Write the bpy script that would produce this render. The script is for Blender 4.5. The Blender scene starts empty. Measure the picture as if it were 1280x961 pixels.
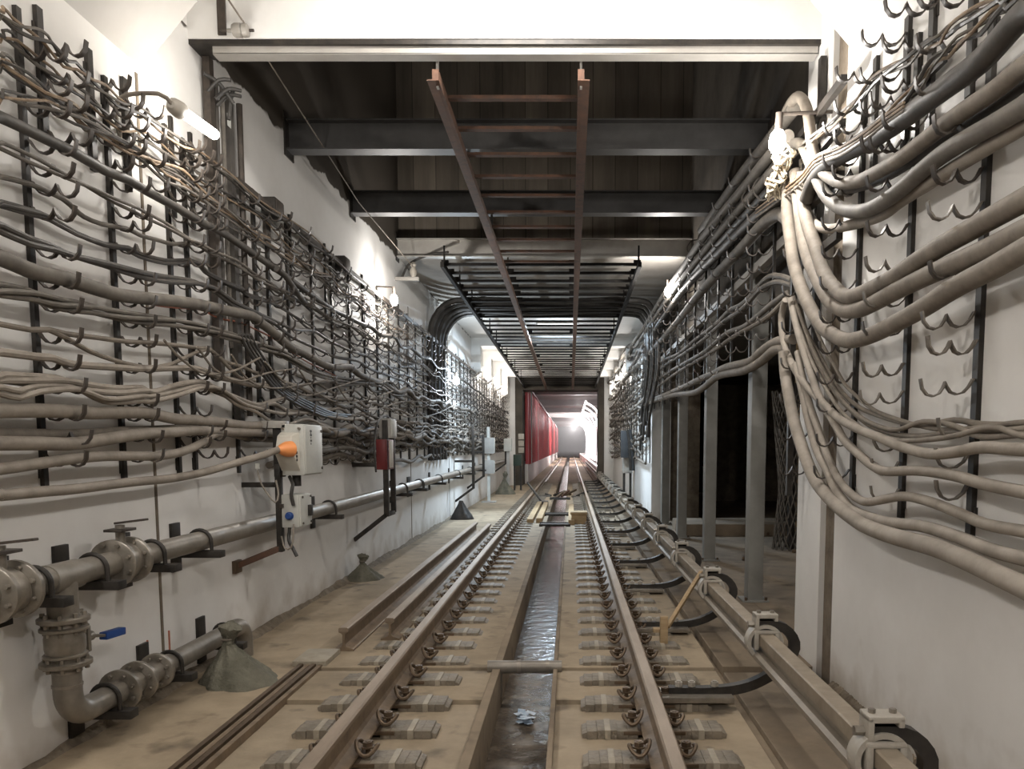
import bpy, bmesh, math, random
from mathutils import Vector, Matrix
random.seed(11)
R = math.radians
SC = bpy.context.scene
COL = SC.collection
# ------------------------------------------------------------------ camera calibration (image 1280 x 961)
F = 960.0; TH = R(5.0); VPX = 713.0; PYY = 558.0 + F*math.tan(TH); EYE = 1.357
_c, _s = math.cos(TH), math.sin(TH)
def ray(x, y):
    u = (x-VPX)/F; v = -(y-PYY)/F
    return (u, _c+v*_s, v*_c-_s)
def onX(x, y, X):
    d = ray(x, y); t = X/d[0]; return Vector((X, d[1]*t, EYE+d[2]*t))
def onY(x, y, Y):
    d = ray(x, y); t = Y/d[1]; return Vector((d[0]*t, Y, EYE+d[2]*t))
def onZ(x, y, Z):
    d = ray(x, y); t = (Z-EYE)/d[2]; return Vector((d[0]*t, d[1]*t, Z))
XL, XR = -2.62, 1.72          # tunnel walls
FZ = -0.2                     # slab level (rail head is z = 0)
TRK = -0.335                  # track axis
RX = (-1.13, 0.46)            # running rails
CZ = 4.22                     # soffit
cam = bpy.data.cameras.new('camera'); co = bpy.data.objects.new('camera', cam); COL.objects.link(co)
co.location = (0, 0, EYE); co.rotation_euler = (R(90)-TH, 0, 0)
cam.sensor_width = 36; cam.lens = F/1280*36
cam.shift_x = (640-VPX)/1280; cam.shift_y = (PYY-480.5)/1280
cam.clip_start = .05; cam.clip_end = 400
SC.camera = co
# ------------------------------------------------------------------ materials
def mat(name, c1, c2=None, rough=.7, metal=0, scale=6, detail=6, bump=0, bscale=None, lo=.35, hi=.65, stretch=(1,1,1), c3=None, s3=30, spec=.4):
    m = bpy.data.materials.new(name); m.use_nodes = True
    n = m.node_tree.nodes; l = m.node_tree.links; b = n['Principled BSDF']
    b.inputs['Roughness'].default_value = rough; b.inputs['Metallic'].default_value = metal
    b.inputs['Specular IOR Level'].default_value = spec
    if c2 is None:
        b.inputs['Base Color'].default_value = (*c1, 1)
    geo = n.new('ShaderNodeNewGeometry'); mp = n.new('ShaderNodeMapping'); mp.inputs['Scale'].default_value = stretch
    l.new(geo.outputs['Position'], mp.inputs['Vector'])
    if c2 is not None:
        t = n.new('ShaderNodeTexNoise'); t.inputs['Scale'].default_value = scale; t.inputs['Detail'].default_value = detail
        t.inputs['Roughness'].default_value = .65
        l.new(mp.outputs[0], t.inputs['Vector'])
        r = n.new('ShaderNodeMapRange'); r.inputs['From Min'].default_value = lo; r.inputs['From Max'].default_value = hi
        l.new(t.outputs['Fac'], r.inputs['Value'])
        x = n.new('ShaderNodeMix'); x.data_type = 'RGBA'
        x.inputs['A'].default_value = (*c1, 1); x.inputs['B'].default_value = (*c2, 1)
        l.new(r.outputs[0], x.inputs['Factor']); out = x.outputs['Result']
        if c3 is not None:
            t3 = n.new('ShaderNodeTexNoise'); t3.inputs['Scale'].default_value = s3; t3.inputs['Detail'].default_value = 4
            l.new(mp.outputs[0], t3.inputs['Vector'])
            r3 = n.new('ShaderNodeMapRange'); r3.inputs['From Min'].default_value = .58; r3.inputs['From Max'].default_value = .72
            l.new(t3.outputs['Fac'], r3.inputs['Value'])
            x3 = n.new('ShaderNodeMix'); x3.data_type = 'RGBA'; x3.inputs['B'].default_value = (*c3, 1)
            l.new(out, x3.inputs['A']); l.new(r3.outputs[0], x3.inputs['Factor']); out = x3.outputs['Result']
        l.new(out, b.inputs['Base Color'])
    if bump:
        t2 = n.new('ShaderNodeTexNoise'); t2.inputs['Scale'].default_value = bscale or scale*4; t2.inputs['Detail'].default_value = 5
        l.new(mp.outputs[0], t2.inputs['Vector'])
        bp = n.new('ShaderNodeBump'); bp.inputs['Strength'].default_value = bump; bp.inputs['Distance'].default_value = .02
        l.new(t2.outputs['Fac'], bp.inputs['Height']); l.new(bp.outputs[0], b.inputs['Normal'])
    return m
def emis(name, col, s):
    m = bpy.data.materials.new(name); m.use_nodes = True
    b = m.node_tree.nodes['Principled BSDF']; b.inputs['Base Color'].default_value = (.8, .8, .8, 1)
    b.inputs['Emission Color'].default_value = (*col, 1); b.inputs['Emission Strength'].default_value = s
    return m
M = {}
M['floor'] = mat('dusty_concrete', (.25,.195,.135), (.15,.115,.08), .85, scale=1.6, bump=.25, bscale=14, c3=(.10,.078,.055), s3=3.1)
M['slab'] = mat('slab_concrete', (.345,.275,.19), (.235,.185,.125), .82, scale=2.2, bump=.2, bscale=16, c3=(.14,.108,.075), s3=4)
M['paint2'] = mat('white_paint_plain', (.78,.765,.74), (.70,.68,.65), .6, scale=1.3, bump=.12, bscale=9)
M['haunch'] = mat('grey_white_limewash', (.52,.50,.475), (.45,.43,.405), .75, scale=1.1, bump=.15, bscale=8)
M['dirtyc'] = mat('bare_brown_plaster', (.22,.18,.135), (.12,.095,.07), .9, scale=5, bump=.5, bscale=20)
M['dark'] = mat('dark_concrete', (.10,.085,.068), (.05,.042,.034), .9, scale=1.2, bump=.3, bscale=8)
M['soffit'] = mat('grey_soffit', (.30,.28,.25), (.22,.2,.18), .85, scale=1.5, bump=.15)
M['wet'] = mat('wet_drain_floor', (.07,.055,.042), (.17,.14,.11), .16, scale=5, bump=.35, bscale=9, lo=.42, hi=.7, spec=.7)
M['water'] = mat('still_water', (.05,.045,.04), None, .05, bump=.04, bscale=5, spec=.8)
M['railside'] = mat('dusty_rail_steel', (.27,.20,.135), (.17,.125,.085), .55, .35, scale=7, bump=.1)
M['railtop'] = mat('worn_rail_head', (.30,.235,.175), (.21,.16,.115), .5, .35, scale=9, stretch=(1,.2,1))
M['black'] = mat('black_painted_steel', (.022,.020,.018), (.045,.038,.032), .5, .2, scale=14)
M['hook'] = mat('dark_hook_steel', (.05,.042,.036), (.085,.068,.055), .5, .3, scale=18)
M['hookd'] = mat('dusty_hook_steel', (.20,.175,.145), (.11,.095,.08), .55, .2, scale=18)
M['grate'] = mat('dull_black_grating', (.009,.008,.008), (.016,.014,.012), .85, .0, scale=14, spec=.15)
M['rust'] = mat('rusty_brown_steel', (.13,.065,.04), (.075,.045,.032), .7, .2, scale=9, bump=.1)
M['gsteel'] = mat('grey_painted_steel', (.40,.38,.35), (.32,.30,.27), .5, .1, scale=3)
M['isteel'] = mat('dark_grey_beam_steel', (.075,.072,.069), (.045,.042,.04), .5, .3, scale=2.5)
M['cpale'] = mat('pale_dusty_cable', (.29,.255,.215), (.20,.172,.142), .75, scale=7, bump=.12, bscale=24)
M['cgrey'] = mat('grey_dusty_cable', (.16,.142,.12), (.10,.088,.074), .7, scale=8, bump=.1, bscale=24)
M['cmid'] = mat('grey_brown_cable', (.22,.19,.155), (.145,.122,.098), .75, scale=9, bump=.1, bscale=24)
M['cdark'] = mat('dark_rubber_cable', (.05,.045,.04), (.085,.075,.065), .55, scale=8, bump=.08)
M['cblack'] = mat('black_cable', (.03,.028,.026), (.055,.05,.045), .5, scale=8)
M['cbrown'] = mat('brown_signal_wire', (.16,.105,.065), (.30,.225,.15), .65, scale=16)
M['cred'] = mat('red_wire', (.50,.17,.11), (.36,.14,.09), .6, scale=6)
M['pipe'] = mat('dusty_steel_pipe', (.26,.235,.2), (.18,.16,.135), .42, .35, scale=6, bump=.06)
M['flange'] = mat('galvanised_flange', (.30,.27,.23), (.20,.178,.148), .36, .55, scale=10, bump=.08)
M['blue'] = mat('blue_plastic', (.02,.06,.22), None, .4)
M['orange'] = mat('orange_plastic', (.80,.30,.10), None, .45)
M['box'] = mat('grey_cabinet_paint', (.52,.52,.48), (.45,.445,.41), .45, .0, scale=5)
M['boxs'] = mat('beige_cover_plastic', (.55,.52,.45), (.48,.45,.39), .5, scale=6)
M['redbox'] = mat('dark_red_paint', (.15,.018,.018), (.10,.014,.014), .4, scale=6)
M['sack'] = mat('grey_green_sackcloth', (.16,.15,.115), (.10,.095,.07), .9, scale=9, bump=.5, bscale=60)
M['wrap'] = mat('grey_wrap_film', (.22,.185,.14), (.14,.118,.09), .6, scale=9, bump=.5, bscale=30)
M['strap'] = mat('pale_tape', (.34,.30,.235), (.26,.225,.17), .6, scale=14)
M['clip'] = mat('brown_spring_steel', (.15,.105,.07), (.10,.07,.045), .5, .5, scale=14)
M['insul'] = mat('pale_grey_insulator', (.40,.37,.32), (.30,.27,.23), .5, scale=9)
M['third'] = mat('dusty_conductor_rail', (.30,.25,.19), (.21,.17,.125), .6, .1, scale=6, bump=.12)
M['third2'] = mat('conductor_rail_foot', (.25,.21,.165), (.18,.15,.115), .55, .1, scale=6)
M['wood'] = mat('raw_wood', (.40,.29,.165), (.29,.2,.11), .8, scale=6, stretch=(1,1,6))
M['column'] = mat('grey_column_paint', (.24,.235,.215), (.18,.175,.16), .55, scale=2.4, bump=.05)
M['red'] = mat('red_corrugated_sheet', (.48,.05,.055), (.38,.04,.045), .45, scale=2)
M['pink'] = mat('white_plinth', (.8,.76,.74), (.7,.66,.64), .7, scale=2)
M['plastic'] = mat('blue_white_scrap', (.50,.56,.62), (.16,.25,.36), .4, scale=30)
M['rubble'] = mat('rough_mortar', (.24,.195,.145), (.13,.105,.075), .95, scale=9, bump=.8, bscale=25)
M['farg'] = mat('pale_far_concrete', (.45,.43,.42), (.38,.36,.35), .8, scale=1)
M['coil'] = mat('pale_wire_coil', (.55,.48,.37), (.42,.35,.25), .6, scale=20)
M['mesh'] = mat('dark_grey_mesh', (.09,.08,.07), (.14,.125,.105), .6, .3, scale=20)
M['porc'] = mat('grey_porcelain', (.30,.28,.25), None, .35)
M['bluegrey'] = mat('blue_grey_board', (.055,.058,.06), (.035,.037,.04), .5, scale=4)
M['green'] = mat('dark_green_paint', (.03,.05,.038), None, .5)
M['tubeglow'] = emis('lamp_tube_glow', (1, .93, .80), 30)
M['bulbglow'] = emis('lamp_bulb_glow', (1, .94, .84), 60)
M['coolglow'] = emis('cool_lamp_glow', (.80, .91, 1), 40)
M['archglow'] = emis('lit_strip_glow', (1, .93, .95), 2.6)
def wall_mat():
    m = mat('white_wall_paint', (.78,.765,.74), (.69,.67,.64), .6, scale=.9, bump=.14, bscale=7)
    n = m.node_tree.nodes; l = m.node_tree.links; b = n['Principled BSDF']
    src = b.inputs['Base Color'].links[0].from_socket
    geo = [x for x in n if x.type == 'NEW_GEOMETRY'][0]
    sp = n.new('ShaderNodeSeparateXYZ'); l.new(geo.outputs['Position'], sp.inputs[0])
    nz = n.new('ShaderNodeTexNoise'); nz.inputs['Scale'].default_value = 3.5; nz.inputs['Detail'].default_value = 6
    l.new(geo.outputs['Position'], nz.inputs['Vector'])
    def mth(op, a, bb):
        k = n.new('ShaderNodeMath'); k.operation = op
        for i, v in enumerate((a, bb)):
            if isinstance(v, (int, float)): k.inputs[i].default_value = v
            else: l.new(v, k.inputs[i])
        return k.outputs[0]
    def mix(f, a, colr):
        x = n.new('ShaderNodeMix'); x.data_type = 'RGBA'; x.inputs['B'].default_value = (*colr, 1)
        l.new(a, x.inputs['A']); l.new(f, x.inputs['Factor']); return x.outputs['Result']
    def rng(v, a, bb):
        k = n.new('ShaderNodeMapRange'); k.inputs['From Min'].default_value = a; k.inputs['From Max'].default_value = bb; l.new(v, k.inputs['Value']); return k.outputs[0]
    # scattered chips and scuffs in the paint
    ch = n.new('ShaderNodeTexNoise'); ch.inputs['Scale'].default_value = 7; ch.inputs['Detail'].default_value = 8; ch.inputs['Roughness'].default_value = .75
    l.new(geo.outputs['Position'], ch.inputs['Vector'])
    o = mix(rng(ch.outputs['Fac'], .70, .73), src, (.30,.26,.21))
    # splashed dirt that reaches unevenly up from the floor
    h = mth('ADD', sp.outputs['Z'], mth('MULTIPLY', nz.outputs['Fac'], -.9))
    o = mix(mth('MULTIPLY', rng(h, -.38, -.80), .7), o, (.33,.27,.2))
    # ragged upper end of the paint: bare concrete above
    e = mth('ADD', sp.outputs['Z'], mth('MULTIPLY', nz.outputs['Fac'], .22))
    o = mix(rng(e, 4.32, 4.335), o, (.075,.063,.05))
    l.new(o, b.inputs['Base Color'])
    return m
M['wall'] = wall_mat()
def plank_mat():
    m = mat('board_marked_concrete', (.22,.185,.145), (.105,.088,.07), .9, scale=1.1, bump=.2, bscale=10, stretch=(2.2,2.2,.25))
    n = m.node_tree.nodes; l = m.node_tree.links; b = n['Principled BSDF']
    geo = [x for x in n if x.type == 'NEW_GEOMETRY'][0]
    w = n.new('ShaderNodeTexBrick'); w.offset = 0; w.inputs['Scale'].default_value = 1
    w.inputs['Brick Width'].default_value = .34; w.inputs['Row Height'].default_value = 9; w.inputs['Mortar Size'].default_value = .008
    w.inputs['Color1'].default_value = (1,1,1,1); w.inputs['Color2'].default_value = (.62,.62,.62,1); w.inputs['Mortar'].default_value = (.4,.4,.4,1)
    mp = n.new('ShaderNodeMapping'); mp.inputs['Rotation'].default_value = (R(90), 0, 0)
    l.new(geo.outputs['Position'], mp.inputs['Vector']); l.new(mp.outputs[0], w.inputs['Vector'])
    x = n.new('ShaderNodeMix'); x.data_type = 'RGBA'; x.blend_type = 'MULTIPLY'; x.inputs['Factor'].default_value = 1
    l.new(b.inputs['Base Color'].links[0].from_socket, x.inputs['A']); l.new(w.outputs['Color'], x.inputs['B'])
    l.new(x.outputs['Result'], b.inputs['Base Color'])
    return m
M['plank'] = plank_mat()
# ------------------------------------------------------------------ mesh builder
def ortho(d):
    d = d.normalized(); a = Vector((0,0,1)) if abs(d.z) < .9 else Vector((1,0,0))
    u = d.cross(a).normalized(); return u, d.cross(u).normalized()
class MB:
    def __init__(s): s.v = []; s.f = []
    def add(s, vs, fs):
        o = len(s.v); s.v += [Vector(p) for p in vs]; s.f += [[i+o for i in q] for q in fs]; return s
    def box(s, a, b):
        x0,x1 = sorted((a[0],b[0])); y0,y1 = sorted((a[1],b[1])); z0,z1 = sorted((a[2],b[2]))
        return s.add([(x0,y0,z0),(x1,y0,z0),(x1,y1,z0),(x0,y1,z0),(x0,y0,z1),(x1,y0,z1),(x1,y1,z1),(x0,y1,z1)],
                     [(0,3,2,1),(4,5,6,7),(0,1,5,4),(1,2,6,5),(2,3,7,6),(3,0,4,7)])
    def cbox(s, c, d): return s.box([c[i]-d[i]/2 for i in range(3)], [c[i]+d[i]/2 for i in range(3)])
    def bar(s, p, q, w, h, up=(0,0,1)):
        p, q = Vector(p), Vector(q); d = (q-p).normalized(); up = Vector(up)
        u = d.cross(up)
        if u.length < 1e-3: u = d.cross(Vector((0,1,0)))
        u.normalize(); n = u.cross(d)
        vs = []
        for e in (p, q):
            for a, b in ((-1,-1),(1,-1),(1,1),(-1,1)): vs.append(e+u*(a*w/2)+n*(b*h/2))
        return s.add(vs, [(0,1,2,3),(7,6,5,4),(0,4,5,1),(1,5,6,2),(2,6,7,3),(3,7,4,0)])
    def tube(s, pts, r, n=8, closed=False, flat=1.0):
        pts = [Vector(p) for p in pts]; N = len(pts)
        rr = r if hasattr(r, '__len__') else [r]*N
        vs = []; u = None
        for i, p in enumerate(pts):
            if closed: d = pts[(i+1) % N]-pts[i-1]
            else: d = pts[min(i+1, N-1)]-pts[max(i-1, 0)]
            if d.length < 1e-9: d = Vector((0,1,0))
            d.normalize()
            if u is None: u, w = ortho(d)
            else:
                u = u-d*u.dot(d)
                if u.length < 1e-6: u, _ = ortho(d)
                u.normalize(); w = d.cross(u)
            for k in range(n):
                a = 2*math.pi*k/n; vs.append(p+(u*math.cos(a)+w*math.sin(a)*flat)*rr[i])
        fs = []
        for i in range(N if closed else N-1):
            for k in range(n):
                j = (i+1) % N
                fs.append((i*n+k, i*n+(k+1) % n, j*n+(k+1) % n, j*n+k))
        if not closed: fs += [tuple(range(n-1, -1, -1)), tuple((N-1)*n+k for k in range(n))]
        return s.add(vs, fs)
    def cyl(s, p, q, r, n=16, r2=None): return s.tube([p, q], [r, r if r2 is None else r2], n)
    def prism(s, prof, y0, y1):                       # profile (x, z) swept along y
        n = len(prof)
        return s.add([(x, y0, z) for x, z in prof]+[(x, y1, z) for x, z in prof],
                     [tuple(range(n)), tuple(range(2*n-1, n-1, -1))]+[(i, n+i, n+(i+1) % n, (i+1) % n) for i in range(n)])
    def lathe(s, o, axis, prof, n=24):                # profile (t along axis, r)
        o = Vector(o); ax = Vector(axis).normalized(); u, w = ortho(ax); vs = []; fs = []
        for t, r in prof:
            for k in range(n):
                a = 2*math.pi*k/n; vs.append(o+ax*t+(u*math.cos(a)+w*math.sin(a))*r)
        for i in range(len(prof)-1):
            for k in range(n): fs.append((i*n+k, i*n+(k+1) % n, (i+1)*n+(k+1) % n, (i+1)*n+k))
        fs += [tuple(range(n-1, -1, -1)), tuple((len(prof)-1)*n+k for k in range(n))]
        return s.add(vs, fs)
    def ribbon(s, pts, w, t, side=(0,1,0)):           # flat strip: width along side, thickness t
        pts = [Vector(p) for p in pts]; sd = Vector(side).normalized(); vs = []; N = len(pts)
        for i, p in enumerate(pts):
            d = (pts[min(i+1, N-1)]-pts[max(i-1, 0)]).normalized(); n = d.cross(sd).normalized()
            for a, b in ((-1,-1),(1,-1),(1,1),(-1,1)): vs.append(p+sd*(a*w/2)+n*(b*t/2))
        fs = [(0,1,2,3), tuple((N-1)*4+k for k in (3,2,1,0))]
        for i in range(N-1):
            for k in range(4): fs.append((i*4+k, (i+1)*4+k, (i+1)*4+(k+1) % 4, i*4+(k+1) % 4))
        return s.add(vs, fs)
    def mesh(s, name, m, org=Vector(), bevel=0, ang=38):
        me = bpy.data.meshes.new(name); me.from_pydata([tuple(p-org) for p in s.v], [], s.f)
        bm = bmesh.new(); bm.from_mesh(me)
        if bevel:
            es = [e for e in bm.edges if len(e.link_faces) == 2 and e.calc_face_angle(0) > .6]
            bmesh.ops.bevel(bm, geom=es, offset=bevel, segments=2, profile=.6, affect='EDGES', clamp_overlap=True)
        bmesh.ops.recalc_face_normals(bm, faces=bm.faces)
        bm.to_mesh(me); bm.free()
        me.polygons.foreach_set('use_smooth', [True]*len(me.polygons)); me.set_sharp_from_angle(angle=R(ang))
        me.materials.append(M[m]); return me
    def build(s, name, m, parent=None, bevel=0, ang=38):
        org = parent['_o'] if parent is not None and '_o' in parent else None
        org = Vector(org) if org is not None else Vector()
        o = bpy.data.objects.new(name, s.mesh(name, m, org, bevel, ang)); COL.objects.link(o)
        if parent is not None: o.parent = parent; o['_o'] = list(org)
        return o
def tag(o, label, cat, group=None, kind=None):
    o['label'] = label; o['category'] = cat
    if group: o['group'] = group
    if kind: o['kind'] = kind
    return o
def thing(name, label, cat, loc, group=None):
    o = bpy.data.objects.new(name, None); COL.objects.link(o); o.location = loc; o['_o'] = list(loc)
    o.empty_display_size = .1
    return tag(o, label, cat, group)
def struct(name, mb, m, bevel=0):
    o = mb.build(name, m, None, bevel); o['kind'] = 'structure'; return o
def dup(root, loc):
    r = root.copy(); COL.objects.link(r); r.location = loc
    for ch in list(root.children):
        c = ch.copy(); COL.objects.link(c); c.parent = r
        for g in ch.children:
            d = g.copy(); COL.objects.link(d); d.parent = c
    return r
ONES = 'zeroth first second third fourth fifth sixth seventh eighth ninth tenth eleventh twelfth thirteenth fourteenth fifteenth sixteenth seventeenth eighteenth nineteenth'.split()
TENS = {2:'twenty', 3:'thirty', 4:'forty', 5:'fifty', 6:'sixty', 7:'seventy', 8:'eighty', 9:'ninety'}
TENTH = {2:'twentieth', 3:'thirtieth', 4:'fortieth', 5:'fiftieth', 6:'sixtieth', 7:'seventieth', 8:'eightieth', 9:'ninetieth'}
def nth(i):
    if i < 20: return ONES[i]
    t, o = divmod(i, 10)
    return TENTH[t] if o == 0 else TENS[t]+'-'+ONES[o]
def spline(pts, step=.05):
    pts = [Vector(p) for p in pts]
    if len(pts) < 3: return pts
    P = [pts[0]*2-pts[1]]+pts+[pts[-1]*2-pts[-2]]; out = []
    for i in range(1, len(P)-2):
        p0, p1, p2, p3 = P[i-1:i+3]; n = max(2, min(24, int((p2-p1).length/step)))
        for k in range(n):
            t = k/n
            out.append(.5*((2*p1)+(p2-p0)*t+(2*p0-5*p1+4*p2-p3)*t*t+(3*p1-p0-3*p2+p3)*t**3))
    return out+[pts[-1]]
def arc(c, r, a0, a1, n, fx, fy):
    c = Vector(c); fx = Vector(fx); fy = Vector(fy)
    return [c+fx*(r*math.cos(R(a0+(a1-a0)*k/n)))+fy*(r*math.sin(R(a0+(a1-a0)*k/n))) for k in range(n+1)]
# ================================================================== SETTING
ENDY = 31.0
g = MB()
g.box((XL-.3,-6,-.6),(XL,ENDY+1.5,CZ-.0)); struct('wall_left', g, 'wall')
g = MB(); g.box((XL-.3,5.75,CZ-.001),(XL,12.2,8.2)); struct('wall_shaft_left', g, 'wall')
# right wall: near stretch with a bare vertical slot before its free end
g = MB(); g.box((XR,-6,-.6),(XR+.4,4.98,CZ)); g.box((XR+.05,4.97,-.6),(XR+.4,5.27,CZ)); struct('wall_right', g, 'wall')
g = MB(); g.box((XR+.035,4.99,-.3),(XR+.06,5.25,CZ)); struct('trim_slot', g, 'dirtyc')
g = MB(); g.box((XR,5.26,-.6),(XR+.4,5.80,CZ)); struct('wall_right_jamb', g, 'paint2')
g = MB(); g.box((XR,16.3,-.6),(XR+.4,ENDY+1.5,CZ)); struct('wall_right_far', g, 'wall')
# above the side opening
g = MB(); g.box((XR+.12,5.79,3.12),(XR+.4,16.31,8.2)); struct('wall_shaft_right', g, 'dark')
# near ceiling with sloping haunches, then an open slot, then the downstand beam
for nm, sx, pts in (('trim_haunch_left', -1, [(XL-.05,3.60),(XL+1.15,4.95),(XL-.05,5.0)]), ('trim_haunch_right', 1, [(XR+.05,3.72),(XR-1.1,4.95),(XR+.05,5.0)])):
    g = MB(); g.prism(pts, -6, 4.92); struct(nm, g, 'haunch')
g = MB(); g.box((XL-.3,-6,4.93),(XR+.4,5.8,5.2)); struct('ceiling_near', g, 'paint2')
g = MB(); g.box((XL-.3,4.9,CZ-.001),(XL,5.76,5.1)); g.box((XR,4.9,CZ-.001),(XR+.4,5.76,5.1)); struct('wall_slot_sides', g, 'paint2')
g = MB(); g.box((XL-.2,5.52,4.14),(XR+.2,5.76,5.1)); struct('trim_downstand_beam', g, 'paint2')
g = MB(); g.box((XL-.05,5.53,4.108),(XR+.05,5.75,4.141)); struct('trim_gap_shade', g, 'black')  # black strip standing in for the shaded gap between beam and channel
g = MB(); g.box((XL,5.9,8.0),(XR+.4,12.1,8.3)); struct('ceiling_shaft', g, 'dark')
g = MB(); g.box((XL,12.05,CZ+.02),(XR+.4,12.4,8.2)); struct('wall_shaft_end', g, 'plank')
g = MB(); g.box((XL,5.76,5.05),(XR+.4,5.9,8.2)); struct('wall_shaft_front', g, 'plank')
g = MB(); g.box((XL,12.05,CZ),(XR+.4,16.0,CZ+.3)); struct('ceiling_middle', g, 'soffit')
g = MB(); g.box((XL,15.99,CZ),(XR+.4,ENDY+1.5,CZ+.3)); struct('ceiling_far', g, 'paint2')
# repeated ribs that step the walls and soffit inwards far down the tunnel
for k, y in enumerate((20.6, 23.4, 26.4, 29.4)):
    g = MB(); g.prism([(XL,3.2),(XL+.24,3.35),(XL+.24,4.0),(XR-.24,4.0),(XR-.24,3.35),(XR,3.2),(XR,CZ),(XL,CZ)], y, y+.35)
    struct('trim_rib_%d' % (k+1), g, 'paint2')
g = MB(); g.box((XL-.01,ENDY,-.6),(-2.2,ENDY+1.4,CZ)); g.box((1.34,ENDY,-.6),(XR+.01,ENDY+1.4,CZ)); struct('wall_end_returns', g, 'paint2')
g = MB(); g.box((-2.21,ENDY-.05,-.6),(-1.92,ENDY+1.41,CZ)); g.box((1.12,ENDY-.05,-.6),(1.35,ENDY+1.41,CZ)); g.box((-1.93,ENDY,3.62),(1.13,ENDY+1.4,CZ)); struct('wall_end_frame', g, 'dark')
# floor: side walks, bed slabs with a step and the drain between them
DX0, DX1 = -.49, -.12
g = MB(); g.box((XL,-3,-.6),(-1.95,ENDY+60,FZ)); g.box((-1.951,5.32,-.6),(DX0-.05,130,FZ)); g.box((-1.951,4.66,-.6),(DX0-.05,5.28,FZ-.012)); g.box((-1.951,-3,-.6),(DX0-.05,4.64,FZ-.035))
g.box((DX1+.02,5.32,-.6),(1.02,130,FZ)); g.box((DX1+.02,4.66,-.6),(1.02,5.28,FZ-.012)); g.box((DX1+.02,-3,-.6),(1.02,4.64,FZ-.035))
g.box((-1.96,-3,-.6),(1.03,130,-.29)) if False else None
struct('floor', g, 'slab', .006)
g = MB(); g.box((1.08,-3,-.6),(XR,5.30,FZ-.03)); g.box((1.08,5.34,-.6),(XR+.12,130,FZ)); g.box((1.0,-3,-.6),(1.1,130,-.27)); struct('floor_right_walk', g, 'floor', .004)
g = MB(); g.box((DX0-.055,-3,-.6),(DX0,130,FZ+.012)); g.box((DX1,-3,-.6),(DX1+.03,130,FZ+.012)); struct('trim_drain_kerbs', g, 'floor', .006)
g = MB(); g.box((DX0-.01,-3,-.6),(DX1+.01,130,-.47)); struct('floor_drain', g, 'wet')
g = MB()                                              # rough mortar fillet where wall and walk meet
def ridge(y0, y1, x, sgn, w, h):
    ys = [y0+(y1-y0)*k/140 for k in range(141)]; vs = []; fs = []
    for y in ys:
        a = w*(.85+.35*math.sin(y*2.3)*math.sin(y*.9+1)+random.uniform(-.12,.12)); b = h*(.9+.35*math.sin(y*3.1)+random.uniform(-.2,.2))
        vs += [(x-sgn*.03, y, FZ-.02), (x-sgn*.03, y, FZ+b*1.5), (x+sgn*.012, y, FZ+b*1.5), (x+sgn*a*.5, y, FZ+b*.55*random.uniform(.6,1.3)), (x+sgn*a, y, FZ-.02)]
    for i in range(140):
        for k in range(4): fs.append((i*5+k, i*5+k+1, i*5+k+6, i*5+k+5))
    g.add(vs, fs)
ridge(3.4, 18, XL, 1, .10, .028); struct('baseboard_left', g, 'rubble')
g = MB(); ridge(2.8, 4.9, XR, -1, .06, .02); struct('baseboard_right', g, 'rubble')
# dark side chamber behind the columns
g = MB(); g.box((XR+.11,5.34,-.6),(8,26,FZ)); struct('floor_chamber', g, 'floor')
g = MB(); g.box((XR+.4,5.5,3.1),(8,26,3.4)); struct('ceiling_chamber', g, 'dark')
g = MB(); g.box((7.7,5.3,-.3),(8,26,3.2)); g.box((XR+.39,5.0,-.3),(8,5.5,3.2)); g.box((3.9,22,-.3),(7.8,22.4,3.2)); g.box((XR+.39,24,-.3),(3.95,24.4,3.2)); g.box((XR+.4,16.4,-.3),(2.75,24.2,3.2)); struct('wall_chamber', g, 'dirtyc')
g = MB(); g.box((1.95,13.4,-.25),(7.8,14.6,.0)); struct('trim_chamber_step', g, 'floor', .01)
# far hall beyond the end frame
g = MB(); g.box((-2.6,ENDY+1.4,4.3),(6,130,4.6)); struct('ceiling_hall', g, 'farg')
g = MB(); g.box((-2.6,118,-.5),(6,118.4,4.6)); struct('wall_hall_end', g, 'farg')
g = MB(); g.box((-2.3,ENDY+1.38,-.5),(-1.78,118,.62)); struct('wall_hall_plinth', g, 'pink', .01)
g = MB(); g.box((1.30,ENDY+3,-.4),(6,118,.46)); struct('floor_hall_platform', g, 'pink', .01)
g = MB(); g.box((2.6,ENDY+3,.4),(2.9,118,4.4)); struct('wall_hall_right', g, 'farg')
for k in range(7):
    g = MB(); y = ENDY+8+k*10; g.box((-2.5,y,3.95),(2.7,y+.4,4.35)); struct('trim_hall_beam_%d' % (k+1), g, 'farg')
# joints cast in the left wall paint
for k, y in enumerate((4.83, 12.6, 16.6)):
    g = MB(); g.box((XL-.01,y,-.2),(XL+.006,y+.025,3.6)); struct('trim_wall_joint_%d' % (k+1), g, 'dirtyc')
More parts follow.
